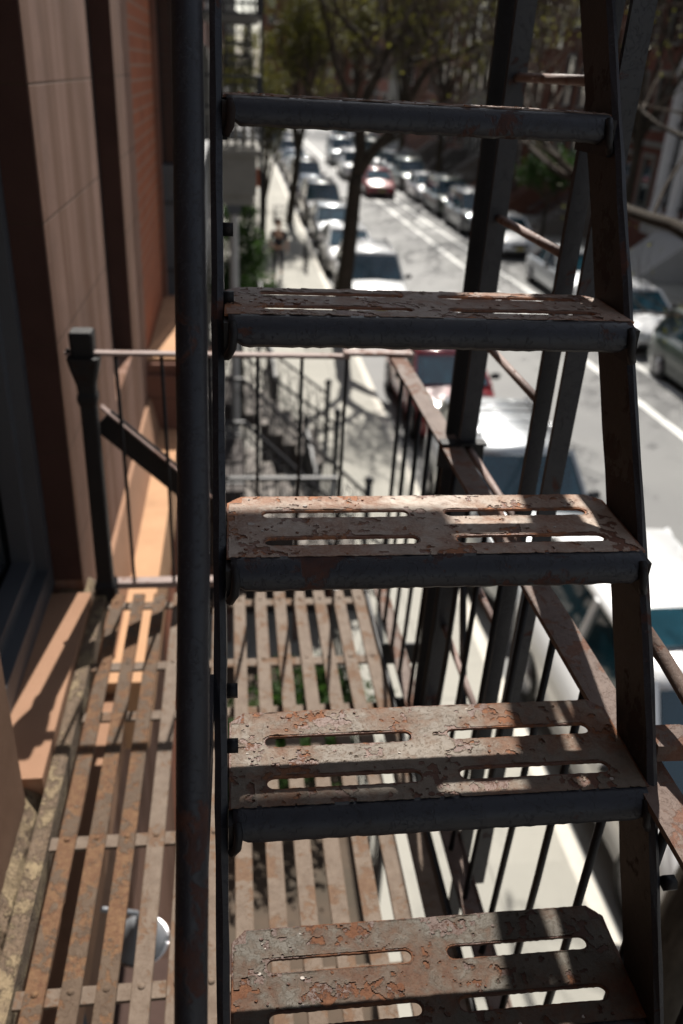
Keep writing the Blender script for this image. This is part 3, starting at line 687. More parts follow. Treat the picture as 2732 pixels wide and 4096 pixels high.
def house(side, y0, y1, h, wm, tm, label, floors=5, xf=None, group=None, stoop=True, wfl=None):
    """side 1: facade faces -x (across the street); -1: faces +x"""
    xf = (17.2 if side > 0 else -.5) if xf is None else xf
    t = thing('row_house', label, 'house', (xf, (y0+y1)/2, SW), group)
    b = MB(); b.box(min(xf, xf+9*side), max(xf, xf+9*side), y0+.003, y1-.003, G-.1, SW+h); b.build('wall', wm, t)
    b = MB(); b.box(min(xf, xf-.45*side), max(xf, xf-.45*side), y0+.01, y1-.01, SW+h-.55, SW+h+.1)
    for k in range(int((y1-y0)/.5)): b.box(min(xf, xf-.33*side), max(xf, xf-.33*side), y0+.2+.5*k, y0+.35+.5*k, SW+h-.85, SW+h-.553)
    b.build('cornice', tm, t)
    MB().box(min(xf, xf-.12*side), max(xf, xf-.12*side), y0+.01, y1-.01, SW+4.2, SW+4.4).build('string_band', tm, t)
    fh = (h-2.3)/floors
    for fl in range(floors):
        z0 = SW+1.7+fl*fh+.2; z1 = z0+fh*.62
        for k in range(3):
            if fl == 0 and k == 2: continue
            window_unit(side, y0+(y1-y0)*(k+.5)/3, z0, z1, xf, t, tm)
    if stoop:
        yd = y0+(y1-y0)*2.5/3; b = MB()
        b.box(min(xf, xf-.15*side), max(xf, xf-.15*side), yd-.75, yd-.55, SW+1.7, SW+4.4); b.box(min(xf, xf-.15*side), max(xf, xf-.15*side), yd+.55, yd+.75, SW+1.7, SW+4.4)
        b.box(min(xf, xf-.3*side), max(xf, xf-.3*side), yd-.85, yd+.85, SW+4.405, SW+4.7); b.build('door_surround', tm, t)
        dd = MB(); dd.box(min(xf-.01*side, xf-.06*side), max(xf-.01*side, xf-.06*side), yd-.5, yd+.5, SW+1.7, SW+4.1); dd.build('door', M['frame'], t)
        b = MB()
        for k in range(9): b.box(min(xf-side*(.02+.0), xf-side*(.9+.26*(9-k))), max(xf-side*.02, xf-side*(.9+.26*(9-k))), yd-.7, yd+.7, SW+.19*k, SW+.19*(k+1))
        b.build('stoop', M['steps'] if wm != M['brownstone'] else M['brownstone'], t)
        for s2 in (-.72, .72):
            b = MB()
            b.bar((xf-side*.1, yd+s2, SW+2.6), (xf-side*.9, yd+s2, SW+2.6), .05, .05); b.bar((xf-side*.9, yd+s2, SW+2.6), (xf-side*3.2, yd+s2, SW+.95), .05, .05)
            for k in range(12): q_ = k/11; x = xf-side*(.9+2.3*q_); b.bar((x, yd+s2, SW+1.7-1.65*q_), (x, yd+s2, SW+2.58-1.65*q_), .02, .02, (0, 1, 0))
            b.build('stoop_railing', M['black_iron'], t)
    return t
cols = [('brownstone', 'brownstone', 'brown stone'), ('brick_red', 'grey_stone', 'red brick'), ('brick_dark', 'limestone', 'dark brick'), ('brownstone', 'frame_grey', 'dark brown stone'), ('grey_stone', 'grey_stone', 'grey stone')]
hues = ['with grey sills', 'with heavy cornice', 'with black iron stoop rails', 'with pale window surrounds', 'half hidden by bare branches']
places = ['opposite the parked dark wagon', 'opposite the pale sedan', 'behind the bright green little tree', 'next up the street from the green little tree', 'behind the far row of parked cars, nearest of its run',
          'second up the far row of parked cars', 'third up the far row of parked cars', 'behind the forked street tree', 'just left of the forked street tree top', 'far up the right side', 'farther up the right side', 'near the far end of the right side', 'at the far end of the right side', 'last of the right side']
random.seed(31)
yy = 34.5
for i in range(12):
    wdt = 6.6+random.uniform(-.4, .8)*(1 if i < 8 else 3); c = cols[(i*2+1) % 5]
    house(1, yy, yy+wdt, random.uniform(17, 21)+ (4 if i > 6 else 0), M[c[0]], M[c[1]], c[2]+' row house '+places[i+2], group='row houses across the street', stoop=i < 6)
    yy += wdt
# white pilastered house seen at upper right
wh = thing('row_house', 'dark row house with tall white pilasters between windows, upper right', 'house', (17.2, 30, SW), 'row houses across the street')
MB().box(17.2, 26, 21, 34.45, G-.1, 12).build('wall', M['brick_dark'], wh)
for k, y in enumerate([22.2, 24.0, 25.9, 27.7, 29.4, 31.0, 32.5, 33.9]):
    b = MB(); b.box(16.95, 17.2, y-.27, y+.27, -4.3, 9); b.box(16.88, 17.2, y-.33, y+.33, -4.6, -4.301); b.box(16.9, 17.2, y-.31, y+.31, .55, .8); b.build('pilaster', M['white'], wh)
for k, y in enumerate([23.1, 24.95, 26.8, 28.55, 30.2, 31.75, 33.2]):
    for z0, z1 in ((-4.0, -1.2), (-.4, 2.6), (3.4, 6)):
        b = MB(); b.box(17.1, 17.19, y-.5, y+.5, z0-.1, z0); b.box(17.1, 17.19, y-.5, y+.5, z1, z1+.1); b.box(17.12, 17.18, y-.5, y+.5, (z0+z1)/2-.03, (z0+z1)/2+.03); f_ = b.build('window', M['frame'], wh)
        MB().add([(17.185, y-.5, z0), (17.185, y+.5, z0), (17.185, y+.5, z1), (17.185, y-.5, z1)], [(0, 1, 2, 3)]).build('pane', M['glass'], f_)
b = MB(); b.box(16.7, 17.2, 21.5, 34.2, -5.2, -4.65); b.prism([(14.6, SW), (17.2, SW), (17.2, -4.9), (16.4, -4.9)], 1, 29.6, 32.2); b.build('stoop', M['limestone'], wh)
house(1, 8, 20.9, 18, M['brownstone'], M['grey_stone'], 'wide brown stone row house at the right edge, nearest across the street', group='row houses across the street')
yy = 12.1; random.seed(41)
lp = ['right behind the portico column', 'beyond the portico, with the fire escape on it', 'beyond the first fire escape', 'at the farther fire escape', 'farther up the left row', 'next to last visible up the left row', 'toward the far end of the left row', 'far end of the left row']
for i in range(8):
    wdt = 6.7+i*.6; c = cols[(i+1) % 5]
    house(-1, yy, yy+wdt, random.uniform(15, 18), M[c[0]], M[c[1]], c[2]+' row house '+lp[i], group='row houses on the left side', stoop=False)
    yy += wdt
# far end of the street
for i, (x0, x1, y0, h, m1, lb) in enumerate([(-14, 1.2, 215, 30, 'grey_stone', 'pale grey block at the far end, left of the sky gap'), (12.6, 24, 205, 46, 'brick_dark', 'tall dark block closing the street right of the sky gap'), (7, 12.5, 212, 24, 'brownstone', 'lower far block with stepped roof under the sky gap'), (24.5, 46, 230, 38, 'brownstone', 'brown block behind the right-hand row far away')]):
    t = thing('apartment_block', lb, 'building', ((x0+x1)/2, y0, G))
    MB().box(x0, x1, y0, y0+18, G-.1, G+h).build('wall', M[m1], t)
    b = MB(); b.box(x0-.3, x1+.3, y0-.4, y0-.01, G+h-1, G+h+.2); b.box(x0+2, x0+5, y0+2, y0+6, G+h, G+h+4); b.build('roof', M['grey_stone'], t)
    for r_ in range(int(h/3.2)-1):
        for k in range(int((x1-x0)/3.6)): MB().box(x0+1.1+3.6*k, x0+2.6+3.6*k, y0-.03, y0-.005, G+2+3.2*r_, G+3.8+3.2*r_).build('window', M['glass'], t)

# ------------------------------------------------------------ near stoops with ornamental ironwork
def iron_panel(mb, a, b, h, n, ornate=True):
    """railing from a to b (points on the base line) with bars and loops"""
    a = Vector(a); b = Vector(b); up_ = Vector((0, 0, 1)); t = (b-a)
    mb.bar(a+up_*h, b+up_*h, .05, .04); mb.bar(a+up_*.08, b+up_*.08, .03, .02)
    for k in range(n+1):
        p = a+t*k/n; mb.tube([p, p+up_*h], .010, 5)
        if ornate and k < n:
            c = a+t*(k+.5)/n; rx = t.length/n*.36; d = t.normalized()
            mb.tube([c+up_*(h*.5)+d*cos(2*pi*i/12)*rx+up_*sin(2*pi*i/12)*h*.33 for i in range(13)], .007, 4, cap=False)
            for z in (.16, .84): mb.tube([c+up_*(h*z)+d*cos(2*pi*i/8)*rx*.5+up_*sin(2*pi*i/8)*rx*.5 for i in range(9)], .006, 4, cap=False)
def stoop(y0, y1, ztop, xe, slope_n, label):
    t = thing('stoop', label, 'stoop', (0, (y0+y1)/2, SW))
    n = slope_n; run = (xe-.1)/n; rise = (ztop-SW)/n; b = MB()
    b.box(-.5, .12, y0, y1, SW, ztop)
    for k in range(n-1):
        b.box(.12+run*k, .12+run*(k+1), y0, y1, SW, ztop-rise*(k+1))
        b.box(.12+run*k-.0, .12+run*(k+1)+.02, y0-.02, y1+.02, ztop-rise*(k+1)+.001, ztop-rise*(k+1)+.035, 1)  # paler slab paints the sunlit top of each step
    b.build('steps', [M['stoop_shaded'], M['steps']], t)
    for yy_ in (y0+.04, y1-.04):
        r_ = MB(); iron_panel(r_, (-.5, yy_, ztop), (.12, yy_, ztop), .86, 4); iron_panel(r_, (.12, yy_, ztop), (xe, yy_, SW+.05), .86, 9)
        r_.tube([(xe, yy_, SW), (xe, yy_, SW+1.1)], .05, 10); r_.ball((xe, yy_, SW+1.15), .07, 0, 10); r_.build('railing', M['black_iron'], t)
    return t
stoop(9.0, 10.6, -4.5, 1.9, 9, 'near stone stoop with black ornamental iron rails beside the pavement')
stoop(13.2, 14.8, -5.0, 1.75, 7, 'second stoop, beyond the near one, its steps pale in the sun')
def yard_fence(y0, y1, x, label):
    t = thing('yard_fence', label, 'fence', (x, y0, SW), 'black iron yard fences along the pavement')
    b = MB(); iron_panel(b, (x, y0, SW), (x, y1, SW), 1.0, int((y1-y0)/.22)); b.build('panel', M['black_iron'], t)
    for y in (y0, y1): b = MB(); b.tube([(x, y, SW), (x, y, SW+1.1)], .035, 8); b.ball((x, y, SW+1.14), .05, 0, 8); b.build('post', M['black_iron'], t)
    return t
yard_fence(4.6, 8.8, 1.15, 'iron yard fence below the landing end, nearest')
yard_fence(10.8, 13.0, 1.2, 'iron yard fence between the near stoop and the second stoop')
yard_fence(15.0, 19.3, .8, 'iron yard fence past the second stoop')
yard_fence(21.2, 27, .75, 'iron yard fence beside the walking person')
fr = thing('yard_fence', 'short ornate iron fence in front of the near stoop', 'fence', (0, 8.4, SW), 'black iron yard fences along the pavement')
b = MB(); iron_panel(b, (-.5, 8.4, -5.2), (1.15, 8.4, -5.2), 1.15, 7); b.build('panel', M['black_iron'], fr)
b = MB(); b.box(-.5, 1.15, 8.37, 8.43, -5.26, -5.2); [b.box(-.5+.4*k, -.46+.4*k, 8.38, 8.42, SW, -5.26) for k in range(5)]; b.build('base', M['brownstone'], fr)

# ------------------------------------------------------------ cars
def car(loc, kind, pm, label, group, rz=0, name='parked_car'):
    """front toward -y. kinds: suv, sedan, van"""
    L_, W_, H_ = dict(suv=(4.7, 1.86, 1.74), sedan=(4.6, 1.78, 1.43), van=(4.7, 1.9, 1.95))[kind]
    t = thing(name, label, 'car', (loc[0], loc[1], G), group, rz)
    belt = H_*.58 if kind != 'sedan' else .92; hood = belt-.02 if kind != 'sedan' else .80
    hw = W_/2; bd = MB()
    # lower body stations: y, half width, low, top
    st = [(0, .72, .35, .55), (.08, .86, .25, hood-.16), (.5, .95, .2, hood-.05), (1.15, 1, .2, hood+.02), (1.35, 1, .2, belt), (L_*.55, 1, .2, belt), (L_-.7, 1, .2, belt+.02), (L_-.25, .96, .22, belt+(0 if kind == 'sedan' else .05)), (L_-.05, .9, .3, belt-.08), (L_, .8, .4, .7)]
    rings = []
    for y, k, zl, zt in st:
        w2 = hw*k; zm = zl+(zt-zl)*.55
        rings.append([Vector(p_) for p_ in ((-w2*.92, y, zl), (-w2, y, zl+.1), (-w2*1.0, y, zm), (-w2*.95, y, zt-.04), (-w2*.82, y, zt), (0, y, zt+.035), (w2*.82, y, zt), (w2*.95, y, zt-.04), (w2, y, zm), (w2, y, zl+.1), (w2*.92, y, zl))])
    bd.loft(rings, 0, True)
    # roof with pillars
    ya, yb, yc, yd_ = dict(suv=(1.25, 1.95, 4.05, 4.5), sedan=(1.3, 2.05, 3.35, 4.05), van=(1.0, 1.75, 4.35, 4.6))[kind]
    rw = hw*.74; bw = hw*.90
    def gh(y, zf): # greenhouse ring x at height
        return bw+(rw-bw)*zf
    rr = [[Vector((-rw, y, H_-.06-dz)), Vector((-rw*.93, y, H_-.01-dz)), Vector((0, y, H_+.02-dz)), Vector((rw*.93, y, H_-.01-dz)), Vector((rw, y, H_-.06-dz)), Vector((rw, y, H_-.09-dz)), Vector((-rw, y, H_-.09-dz))] for y, dz in ((yb-.08, .045), (yb+.15, .01), ((yb+yc)/2, 0), (yc-.1, .01), (yc+.06, .05))]
    bd.loft(rr, 0, True)
    for s_ in (-1, 1):
        for (p0, p1, wd) in (((s_*bw, ya, belt), (s_*rw, yb, H_-.06), .07), ((s_*bw, (yb+yc)/2-.05, belt), (s_*rw, (yb+yc)/2-.05, H_-.06), .08), ((s_*bw, yd_, belt), (s_*rw, yc, H_-.06), .12)):
            bd.bar(p0, p1, .05, wd, (0, 1, 0))
    bo = bd.build('body', [pm], t, True); recalc(bo)
    def quad(pts, nm, m_=M['car_glass']):
        o = MB().add(pts, [tuple(range(len(pts)))]).build(nm, m_, t, True); return o
    quad([(-bw*.93, ya, belt+.02), (bw*.93, ya, belt+.02), (rw*.95, yb-.06, H_-.08), (-rw*.95, yb-.06, H_-.08)], 'windscreen')
    quad([(bw*.93, yd_, belt+.03), (-bw*.93, yd_, belt+.03), (-rw*.95, yc+.04, H_-.09), (rw*.95, yc+.04, H_-.09)], 'rear_window')
    for s_ in (-1, 1):
        quad([(s_*(bw-.01), ya+.1, belt), (s_*(bw-.01), yd_-.1, belt), (s_*(rw-.01), yc-.02, H_-.08), (s_*(rw-.01), yb+.05, H_-.08)], 'side_window')
    for y in (.85, L_-.95):
        for s_ in (-1, 1):
            wh_ = MB(); x = s_*(hw-.1); wh_.tube([(x-s_*.11, y, .33), (x+s_*.115, y, .33)], .33, 18); wo_ = wh_.build('wheel', M['tyre'], t, True)
            MB().tube([(x+s_*.116, y, .33), (x+s_*.125, y, .33)], .2, 14).build('rim', M['rim'], wo_, True)
    for s_ in (-1, 1):
        MB().ball((s_*hw*.68, .12, hood-.2), .13, 0, 10, (1.3, .6, .7)).build('headlight', M['lens'], t, True)
        mm = MB(); mm.ball((s_*(hw+.12), ya+.45, belt+.06), .12, 0, 8, (1, .5, .65)); mm.bar((s_*(bw-.02), ya+.42, belt+.02), (s_*(hw+.1), ya+.45, belt+.04), .03, .03); mm.build('side_mirror', M['frame'], t, True)
    g_ = MB(); g_.box(-hw*.42, hw*.42, -.01, .08, .48, .62); g_.box(-hw*.75, hw*.75, -.012, .09, .26, .38); g_.build('grille', M['frame'], t, True)
    MB().box(-.16, .16, -.03, -.013, .40, .48).build('number_plate', M['plastic'], t, True)
    if kind == 'suv':
        rk = MB()
        for s_ in (-1, 1): rk.tube([(s_*rw*.86, yb+.3, H_+.03), (s_*rw*.86, yb+.4, H_+.07), (s_*rw*.86, yc-.3, H_+.07), (s_*rw*.86, yc-.2, H_+.03)], .02, 6)
        for y in (yb+.75, yb+1.2, yc-.6): rk.tube([(-rw*.86, y, H_+.075), (rw*.86, y, H_+.075)], .016, 6)
        rk.build('roof_rack', M['chrome'], t, True)
    if kind == 'van':
        MB().add([(-.5, yb+.35, H_+.032), (.5, yb+.35, H_+.032), (.5, yb+.95, H_+.035), (-.5, yb+.95, H_+.035), (-.5, yb+.35, H_+.0), (.5, yb+.35, H_+.0), (.5, yb+.95, H_+.0), (-.5, yb+.95, H_+.0)], [(0, 1, 2, 3), (0, 4, 5, 1), (2, 6, 7, 3), (1, 5, 6, 2), (3, 7, 4, 0)]).build('sunroof', M['car_glass'], t, True)
    return t
GL, GR = 'cars parked along the near kerb', 'cars parked along the far kerb'
cx = 4.28
car((cx, 3.55), 'van', P['white'], 'big white van with a sunroof, nearest, under the right stair side', GL, name='parked_van')
car((cx-.08, 8.75), 'suv', P['silver'], 'silver car with a roof rack and blue windscreen behind the ladder', GL)
car((cx+.10, 14.35), 'sedan', P['red'], 'red car with teal windscreen parked at the near kerb', GL)
car((cx-.1, 23.3), 'suv', P['white'], 'white car beside the forked tree trunk', GL)
car((cx-.1, 29.2), 'sedan', P['white'], 'pale sedan parked just beyond the forked tree', GL)
base = {}
def copy_car(src, x, y, label):
    index_tree(src); c = copy_tree(src); c.location = (x, y, G); c['label'] = label; return c
s1 = car((cx-.05, 34.6), 'sedan', P['silver'], 'silver sedan, first of the sunlit run left of the forked tree', GL)
s2 = car((cx-.05, 39.9), 'suv', P['black'], 'black car glinting behind the silver sedan in the left run', GL)
s3 = car((cx+.0, 45.2), 'sedan', P['blue'], 'blue sedan third in the left run of parked cars', GL)
ordn = ['fourth', 'fifth', 'sixth', 'seventh', 'eighth', 'ninth', 'tenth', 'eleventh', 'twelfth']
cn = ['silver', 'black', 'blue']
for i in range(9):
    k = (i*2+1) % 3; copy_car([s1, s2, s3][k], cx+.05, 50.5+5.3*i, '%s car %s in the left run, beyond the forked tree' % (cn[k], ordn[i]))
fx = 11.42
car((fx, 15.2), 'suv', P['green'], 'dark green wagon with bright roof edges at the right edge', GR)
car((fx, 20.7), 'sedan', P['white'], 'white roofed car just beyond the dark green wagon', GR)
car((fx+.1, 25.9), 'sedan', P['silver'], 'pale sedan seen between the ladder posts', GR)
r1 = car((fx+.1, 33.6), 'sedan', P['white'], 'white sedan just left of the ladder post, near end of the far kerb run', GR)
r2 = car((fx, 38.6), 'suv', P['grey'], 'grey car second in the far kerb run', GR)
r3 = car((fx, 43.8), 'suv', P['green'], 'dark green car third in the far kerb run', GR)
cn = ['white', 'grey', 'dark green']
for i in range(9):
    k = (i*2) % 3; copy_car([r1, r2, r3][k], fx-.1-.02*i, 49+5.2*i, '%s car %s in the far kerb run, up the street' % (cn[k], ordn[i]))
car((8.6, 50.6), 'sedan', P['red'], 'red car driving toward us across the white lane line', 'cars driving down the street', name='moving_car')
car((8.3, 59), 'suv', P['white'], 'white car following close behind the red car', 'cars driving down the street', name='moving_car')
car((8.4, 68), 'van', P['silver'], 'pale van third in line on the road behind the red car', 'cars driving down the street', name='moving_car')

# ------------------------------------------------------------ trees
def twigs(mb, lv, lvpts, p, d, L_, r, depth, spread=.7, up=.15, leafp=.5, r_leaf=.06):
    if depth == 0: return
    n = 3; pts = [p]; dd = Vector(d)
    for i in range(n):
        dd = (dd+Vector((random.uniform(-1, 1), random.uniform(-1, 1), random.uniform(-.7, 1)))*.22).normalized(); pts.append(pts[-1]+dd*L_/n)
    mb.tube(pts, [r*(1-.5*i/n) for i in range(n+1)], 3 if depth < 3 else 5, cap=False)
    nb_ = random.choice((2, 3, 3)) if depth > 1 else 0
    for k in range(nb_):
        q_ = pts[-1] if k == 0 else pts[random.choice((1, 2, 3))]
        nd = (dd+Vector((random.uniform(-1, 1), random.uniform(-1, 1), random.uniform(-.6, .8)+up))*spread).normalized()
        twigs(mb, lv, lvpts, q_, nd, L_*random.uniform(.62, .85), r*.55, depth-1, spread, up, leafp, r_leaf)
    if depth <= 2:
        for q_ in pts[1:]:
            if random.random() < leafp:
                for _ in range(3):
                    c = q_+Vector([random.gauss(0, .08) for _ in range(3)]); a = Vector([random.gauss(0, 1) for _ in range(3)]).normalized(); b = a.cross(Vector([random.gauss(0, 1) for _ in range(3)])).normalized(); s_ = r_leaf*random.uniform(.5, 1.2)
                    lv.add([c-a*s_, c+b*s_*.55, c+a*s_, c-b*s_*.55], [(0, 1, 2, 3)])
def tree(loc, limbs, label, group, cat='tree', seed=1, tr=.2, depth=5, L_=2.2, leafp=.3, leafm='leaf', nstart=10, r0=.045, name='street_tree', rl=.06):
    random.seed(seed); t = thing(name, label, cat, loc, group); lo = Vector(loc)
    tk = MB(); tw = MB(); lv = MB()
    for pts, ra, rb_ in limbs:
        n = len(pts); P_ = []
        for i in range((n-1)*3+1):   # smooth the polyline
            a = i/3; k = min(int(a), n-2); f = a-k; p0 = Vector(pts[max(k-1, 0)]); p1 = Vector(pts[k]); p2 = Vector(pts[k+1]); p3 = Vector(pts[min(k+2, n-1)])
            P_.append(.5*((2*p1)+(p2-p0)*f+(2*p0-5*p1+4*p2-p3)*f*f+(3*p1-p0-3*p2+p3)*f**3))
        tk.tube(P_, [ra+(rb_-ra)*i/(len(P_)-1) for i in range(len(P_))], 10, jit=.06)
        if rb_ < tr*.75:
            for k in range(nstart):
                i = random.randint(len(P_)//3, len(P_)-1); dr = (P_[i]-P_[i-1]).normalized()
                d = (dr+Vector((random.uniform(-1, 1), random.uniform(-1, 1), random.uniform(-.3, 1)))*.9).normalized()
                twigs(tw, lv, None, P_[i], d, L_*random.uniform(.6, 1), min(r0, ra*.6), depth, leafp=leafp, r_leaf=rl)
    tk.build('trunk', M['bark'], t); tw.build('branches', M['twig'], t)
    if lv.v: lv.build('leaves', M[leafm], t)
    return t
def dz(lst): return [(x, 28.5+dy, z) for (x, z), dy in lst]
limbs = [
 ([(2.86, 22.0, G-.1), (2.90, 22.0, -5.1), (2.95, 22.00, -4.35), (3.01, 22.00, -3.27), (3.06, 22.00, -2.24)], 0.238, 0.180),
 ([(3.06, 22.00, -2.24), (3.14, 22.00, -1.78), (3.09, 22.00, -1.03), (3.24, 22.08, -0.47), (3.44, 22.16, -0.05), (3.54, 22.23, 0.22), (3.71, 22.31, 0.56), (4.12, 22.39, 1.00), (4.55, 22.54, 2.01)], 0.164, 0.057),
 ([(3.50, 22.20, 0.22), (3.01, 21.92, 0.74), (2.47, 21.69, 1.10), (2.08, 21.54, 1.85)], 0.074, 0.041),
 ([(3.09, 22.00, -1.03), (2.70, 21.77, -0.36), (2.37, 21.62, 0.15), (2.19, 21.46, 0.80), (1.93, 21.23, 1.54)], 0.082, 0.041),
 ([(2.90, 21.85, -0.49), (3.06, 21.62, -0.08), (3.40, 21.31, 0.15)], 0.049, 0.025),
 ([(3.05, 22.00, -2.28), (3.51, 21.92, -1.58), (3.91, 21.85, -1.10), (4.28, 21.77, -0.39), (4.58, 21.62, 0.17), (5.13, 21.46, 0.46), (6.33, 21.23, 1.08)], 0.156, 0.049),
 ([(4.13, 21.77, -0.42), (4.10, 22.00, -0.02), (4.22, 22.16, 0.32), (4.18, 22.39, 1.16)], 0.066, 0.033),
 ([(4.22, 22.08, 0.30), (4.59, 22.23, 0.44), (4.63, 22.39, 0.76), (4.47, 22.62, 1.54)], 0.057, 0.033),
 ([(3.55, 21.92, -1.62), (4.31, 21.62, -1.08), (5.02, 21.31, -0.69)], 0.074, 0.033),
 ([(3.67, 22.31, 0.46), (3.67, 22.39, 1.03), (3.55, 22.54, 2.01)], 0.066, 0.033)]
TG = 'street trees, mostly bare, along the kerbs'
tree((2.86, 22.0, G), limbs, 'forked dark street tree in the middle, bare with few yellow buds', TG, seed=51, depth=5, L_=1.4, nstart=5, leafp=.10, r0=.035, rl=.05)
def gen_limbs(x, y, h, seed, lean=0, ra=.2, sp_=.28):
    random.seed(seed); z0 = G-.1; fh = h*.36; o = [([(x, y, z0), (x+lean*.3, y, z0+fh*.5), (x+lean*.6, y, z0+fh)], ra, ra*.8)]
    for k in range(6):
        a = 2*pi*k/6+random.uniform(-.4, .4); s_ = random.uniform(.5, 1)*h*sp_; b = (x+lean*.6, y, z0+fh*random.uniform(.85, 1))
        o.append(([b, (b[0]+cos(a)*s_*.35, b[1]+sin(a)*s_*.35, z0+fh+h*.17), (b[0]+cos(a)*s_*.7, b[1]+sin(a)*s_*.7, z0+fh+h*.38), (b[0]+cos(a)*s_, b[1]+sin(a)*s_, z0+h*random.uniform(.8, 1.0))], ra*.55, ra*.16))
    return o
tA = tree((0, 0, G), gen_limbs(0, 0, 8.6, 61, lean=.6, sp_=.13), 'slim dark tree on the pavement, behind the walking person', TG, seed=62, depth=5, L_=1.15, nstart=11, leafp=.16, r0=.03, rl=.075)
tA.location = (2.6, 40.5, G)
tB = tree((0, 0, G), gen_limbs(0, 0, 13.5, 63), 'tree budding yellow behind the far kerb cars, nearest of them', TG, seed=64, depth=5, L_=2.9, nstart=11, leafp=.08, rl=.075)
tB.location = (13.6, 46, G)
def copy_thing(src, loc, rz, sc, label):
    index_tree(src); c = copy_tree(src); c.location = loc; c.rotation_euler = (0, 0, rz); c.scale = (sc, sc, sc); c['label'] = label; return c
for i, (s_, x, y, rz, sc, lb) in enumerate([
    
    (tB, 13.5, 58, 2.0, 1.05, 'second tree up the far kerb'), (tA, 13.5, 71, 4.0, 1.25, 'third tree up the far kerb'),
    (tA, 13.0, 100, .3, 1.4, 'fourth tree up the far kerb'), (tB, 14, 118, 1.4, 1.4, 'fifth tree up the far kerb'), (tA, 1.2, 35, 1.2, .62, 'little bare tree in the yard left of the walking person'), (tA, 1.0, 48, 2.9, .8, 'bare yard tree up the left side behind the orange sign'), (tA, 14, 140, 2.4, 1.7, 'distant tree closing the view of the road'), (tA, 13.5, 165, 3.4, 1.8, 'far off tree in line with the forked trunk'),
    (tB, 15.6, 33.5, 3.3, 1.0, 'bare tree behind the ladder posts across the road')]):
    copy_thing(s_, (x, y, G), rz, sc, lb)
# near tree whose limbs cross the right side
limbs = [([(2.72, 3.0, G-.1), (2.75, 3.1, -5), (2.9, 3.1, -3.5), (3.1, 3.2, -2.2)], .21, .16),
 ([(3.1, 3.2, -2.2), (3.15, 4.2, -1.3), (3.05, 5.4, -.86), (3.0, 6.3, -.83), (3.0, 7.2, -.77), (3.0, 8.4, -.66), (3.0, 9.4, -.42), (3.2, 10.5, .1)], .060, .016),
 ([(3.0, 6.9, -.8), (2.85, 8.0, -.5), (2.9, 9.0, 0), (2.8, 10, .5)], .035, .015),
 ([(3.15, 3.3, -2.2), (3.6, 4.5, -1.0), (4.1, 6.0, -.2), (4.4, 7.5, .3), (5, 9, .9)], .07, .02),
 ([(4.1, 6.0, -.2), (3.9, 7.5, -.35), (4.0, 9, -.1)], .03, .012),
 ([(3.1, 3.6, -2.1), (3.9, 5.6, -1.75), (4.8, 7.6, -1.6), (5.6, 9.4, -1.3)], .04, .012)]
tree((2.72, 3.0, G), limbs, 'near street tree in the bottom right corner, its limbs crossing the right side', TG, seed=71, depth=4, L_=1.1, nstart=4, leafp=.12, r0=.016, rl=.028)
# small bright green tree
random.seed(81); bt = thing('small_tree', 'small bright green tree across the road, left of the second ladder post', 'tree', (13.4, 36.5, SW), 'small green leafy trees')
tk = MB(); tk.tube([(13.4, 36.5, SW), (13.4, 36.5, -5.0), (13.45, 36.5, -4.4)], [.09, .07, .06], 8); tw = MB(); lv = MB()
for k in range(16):
    a = k*2.4; d = Vector((cos(a), sin(a), random.uniform(.3, 1.3))).normalized(); twigs(tw, lv, None, Vector((13.42, 36.5, -4.7+random.uniform(0, .6))), d, .85, .02, 4, leafp=1.0, r_leaf=.085, up=.3)
tk.build('trunk', M['bark'], bt); tw.build('branches', M['twig'], bt); lv.build('leaves', M['leaf_green'], bt)
def shrub(loc, r, n, label, group='green shrubs in the front yards', m='leaf_green', rl=.06, cat='shrub'):
    t = thing('shrub', label, cat, loc, group); tw = MB(); lv = MB()
    for k in range(n):
        a = k*2.4; d = Vector((cos(a), sin(a), random.uniform(.5, 1.6))).normalized(); twigs(tw, lv, None, Vector(loc)+Vector((0, 0, .02)), d, r, .012, 4, leafp=.9, r_leaf=rl, up=.4)
    tw.build('stems', M['twig'], t); lv.build('leaves', M[m], t); return t
random.seed(83); bt = thing('small_tree', 'small green tree hanging behind the portico column', 'tree', (.1, 13.0, SW), 'small green leafy trees')
tk = MB(); tk.tube([(.1, 13, SW), (.12, 13, -4.5), (.1, 13, -3.0)], [.06, .05, .04], 8); tw = MB(); lv = MB()
for k in range(12):
    a = k*2.4; d = Vector((cos(a), sin(a), random.uniform(-.2, 1.0))).normalized(); twigs(tw, lv, None, Vector((.1, 13, -3.3+random.uniform(0, .8))), d, .19, .008, 4, leafp=.6, r_leaf=.035, up=.2)
tk.build('trunk', M['bark'], bt); tw.build('branches', M['twig'], bt); lv.build('leaves', M['leaf_green'], bt)
shrub((.15, 5.9, SW), .40, 12, 'low dark green plant in the yard under the landing', rl=.05)
shrub((.75, 6.6, SW), .34, 10, 'second low green plant in the yard under the landing, right of the first', rl=.05)

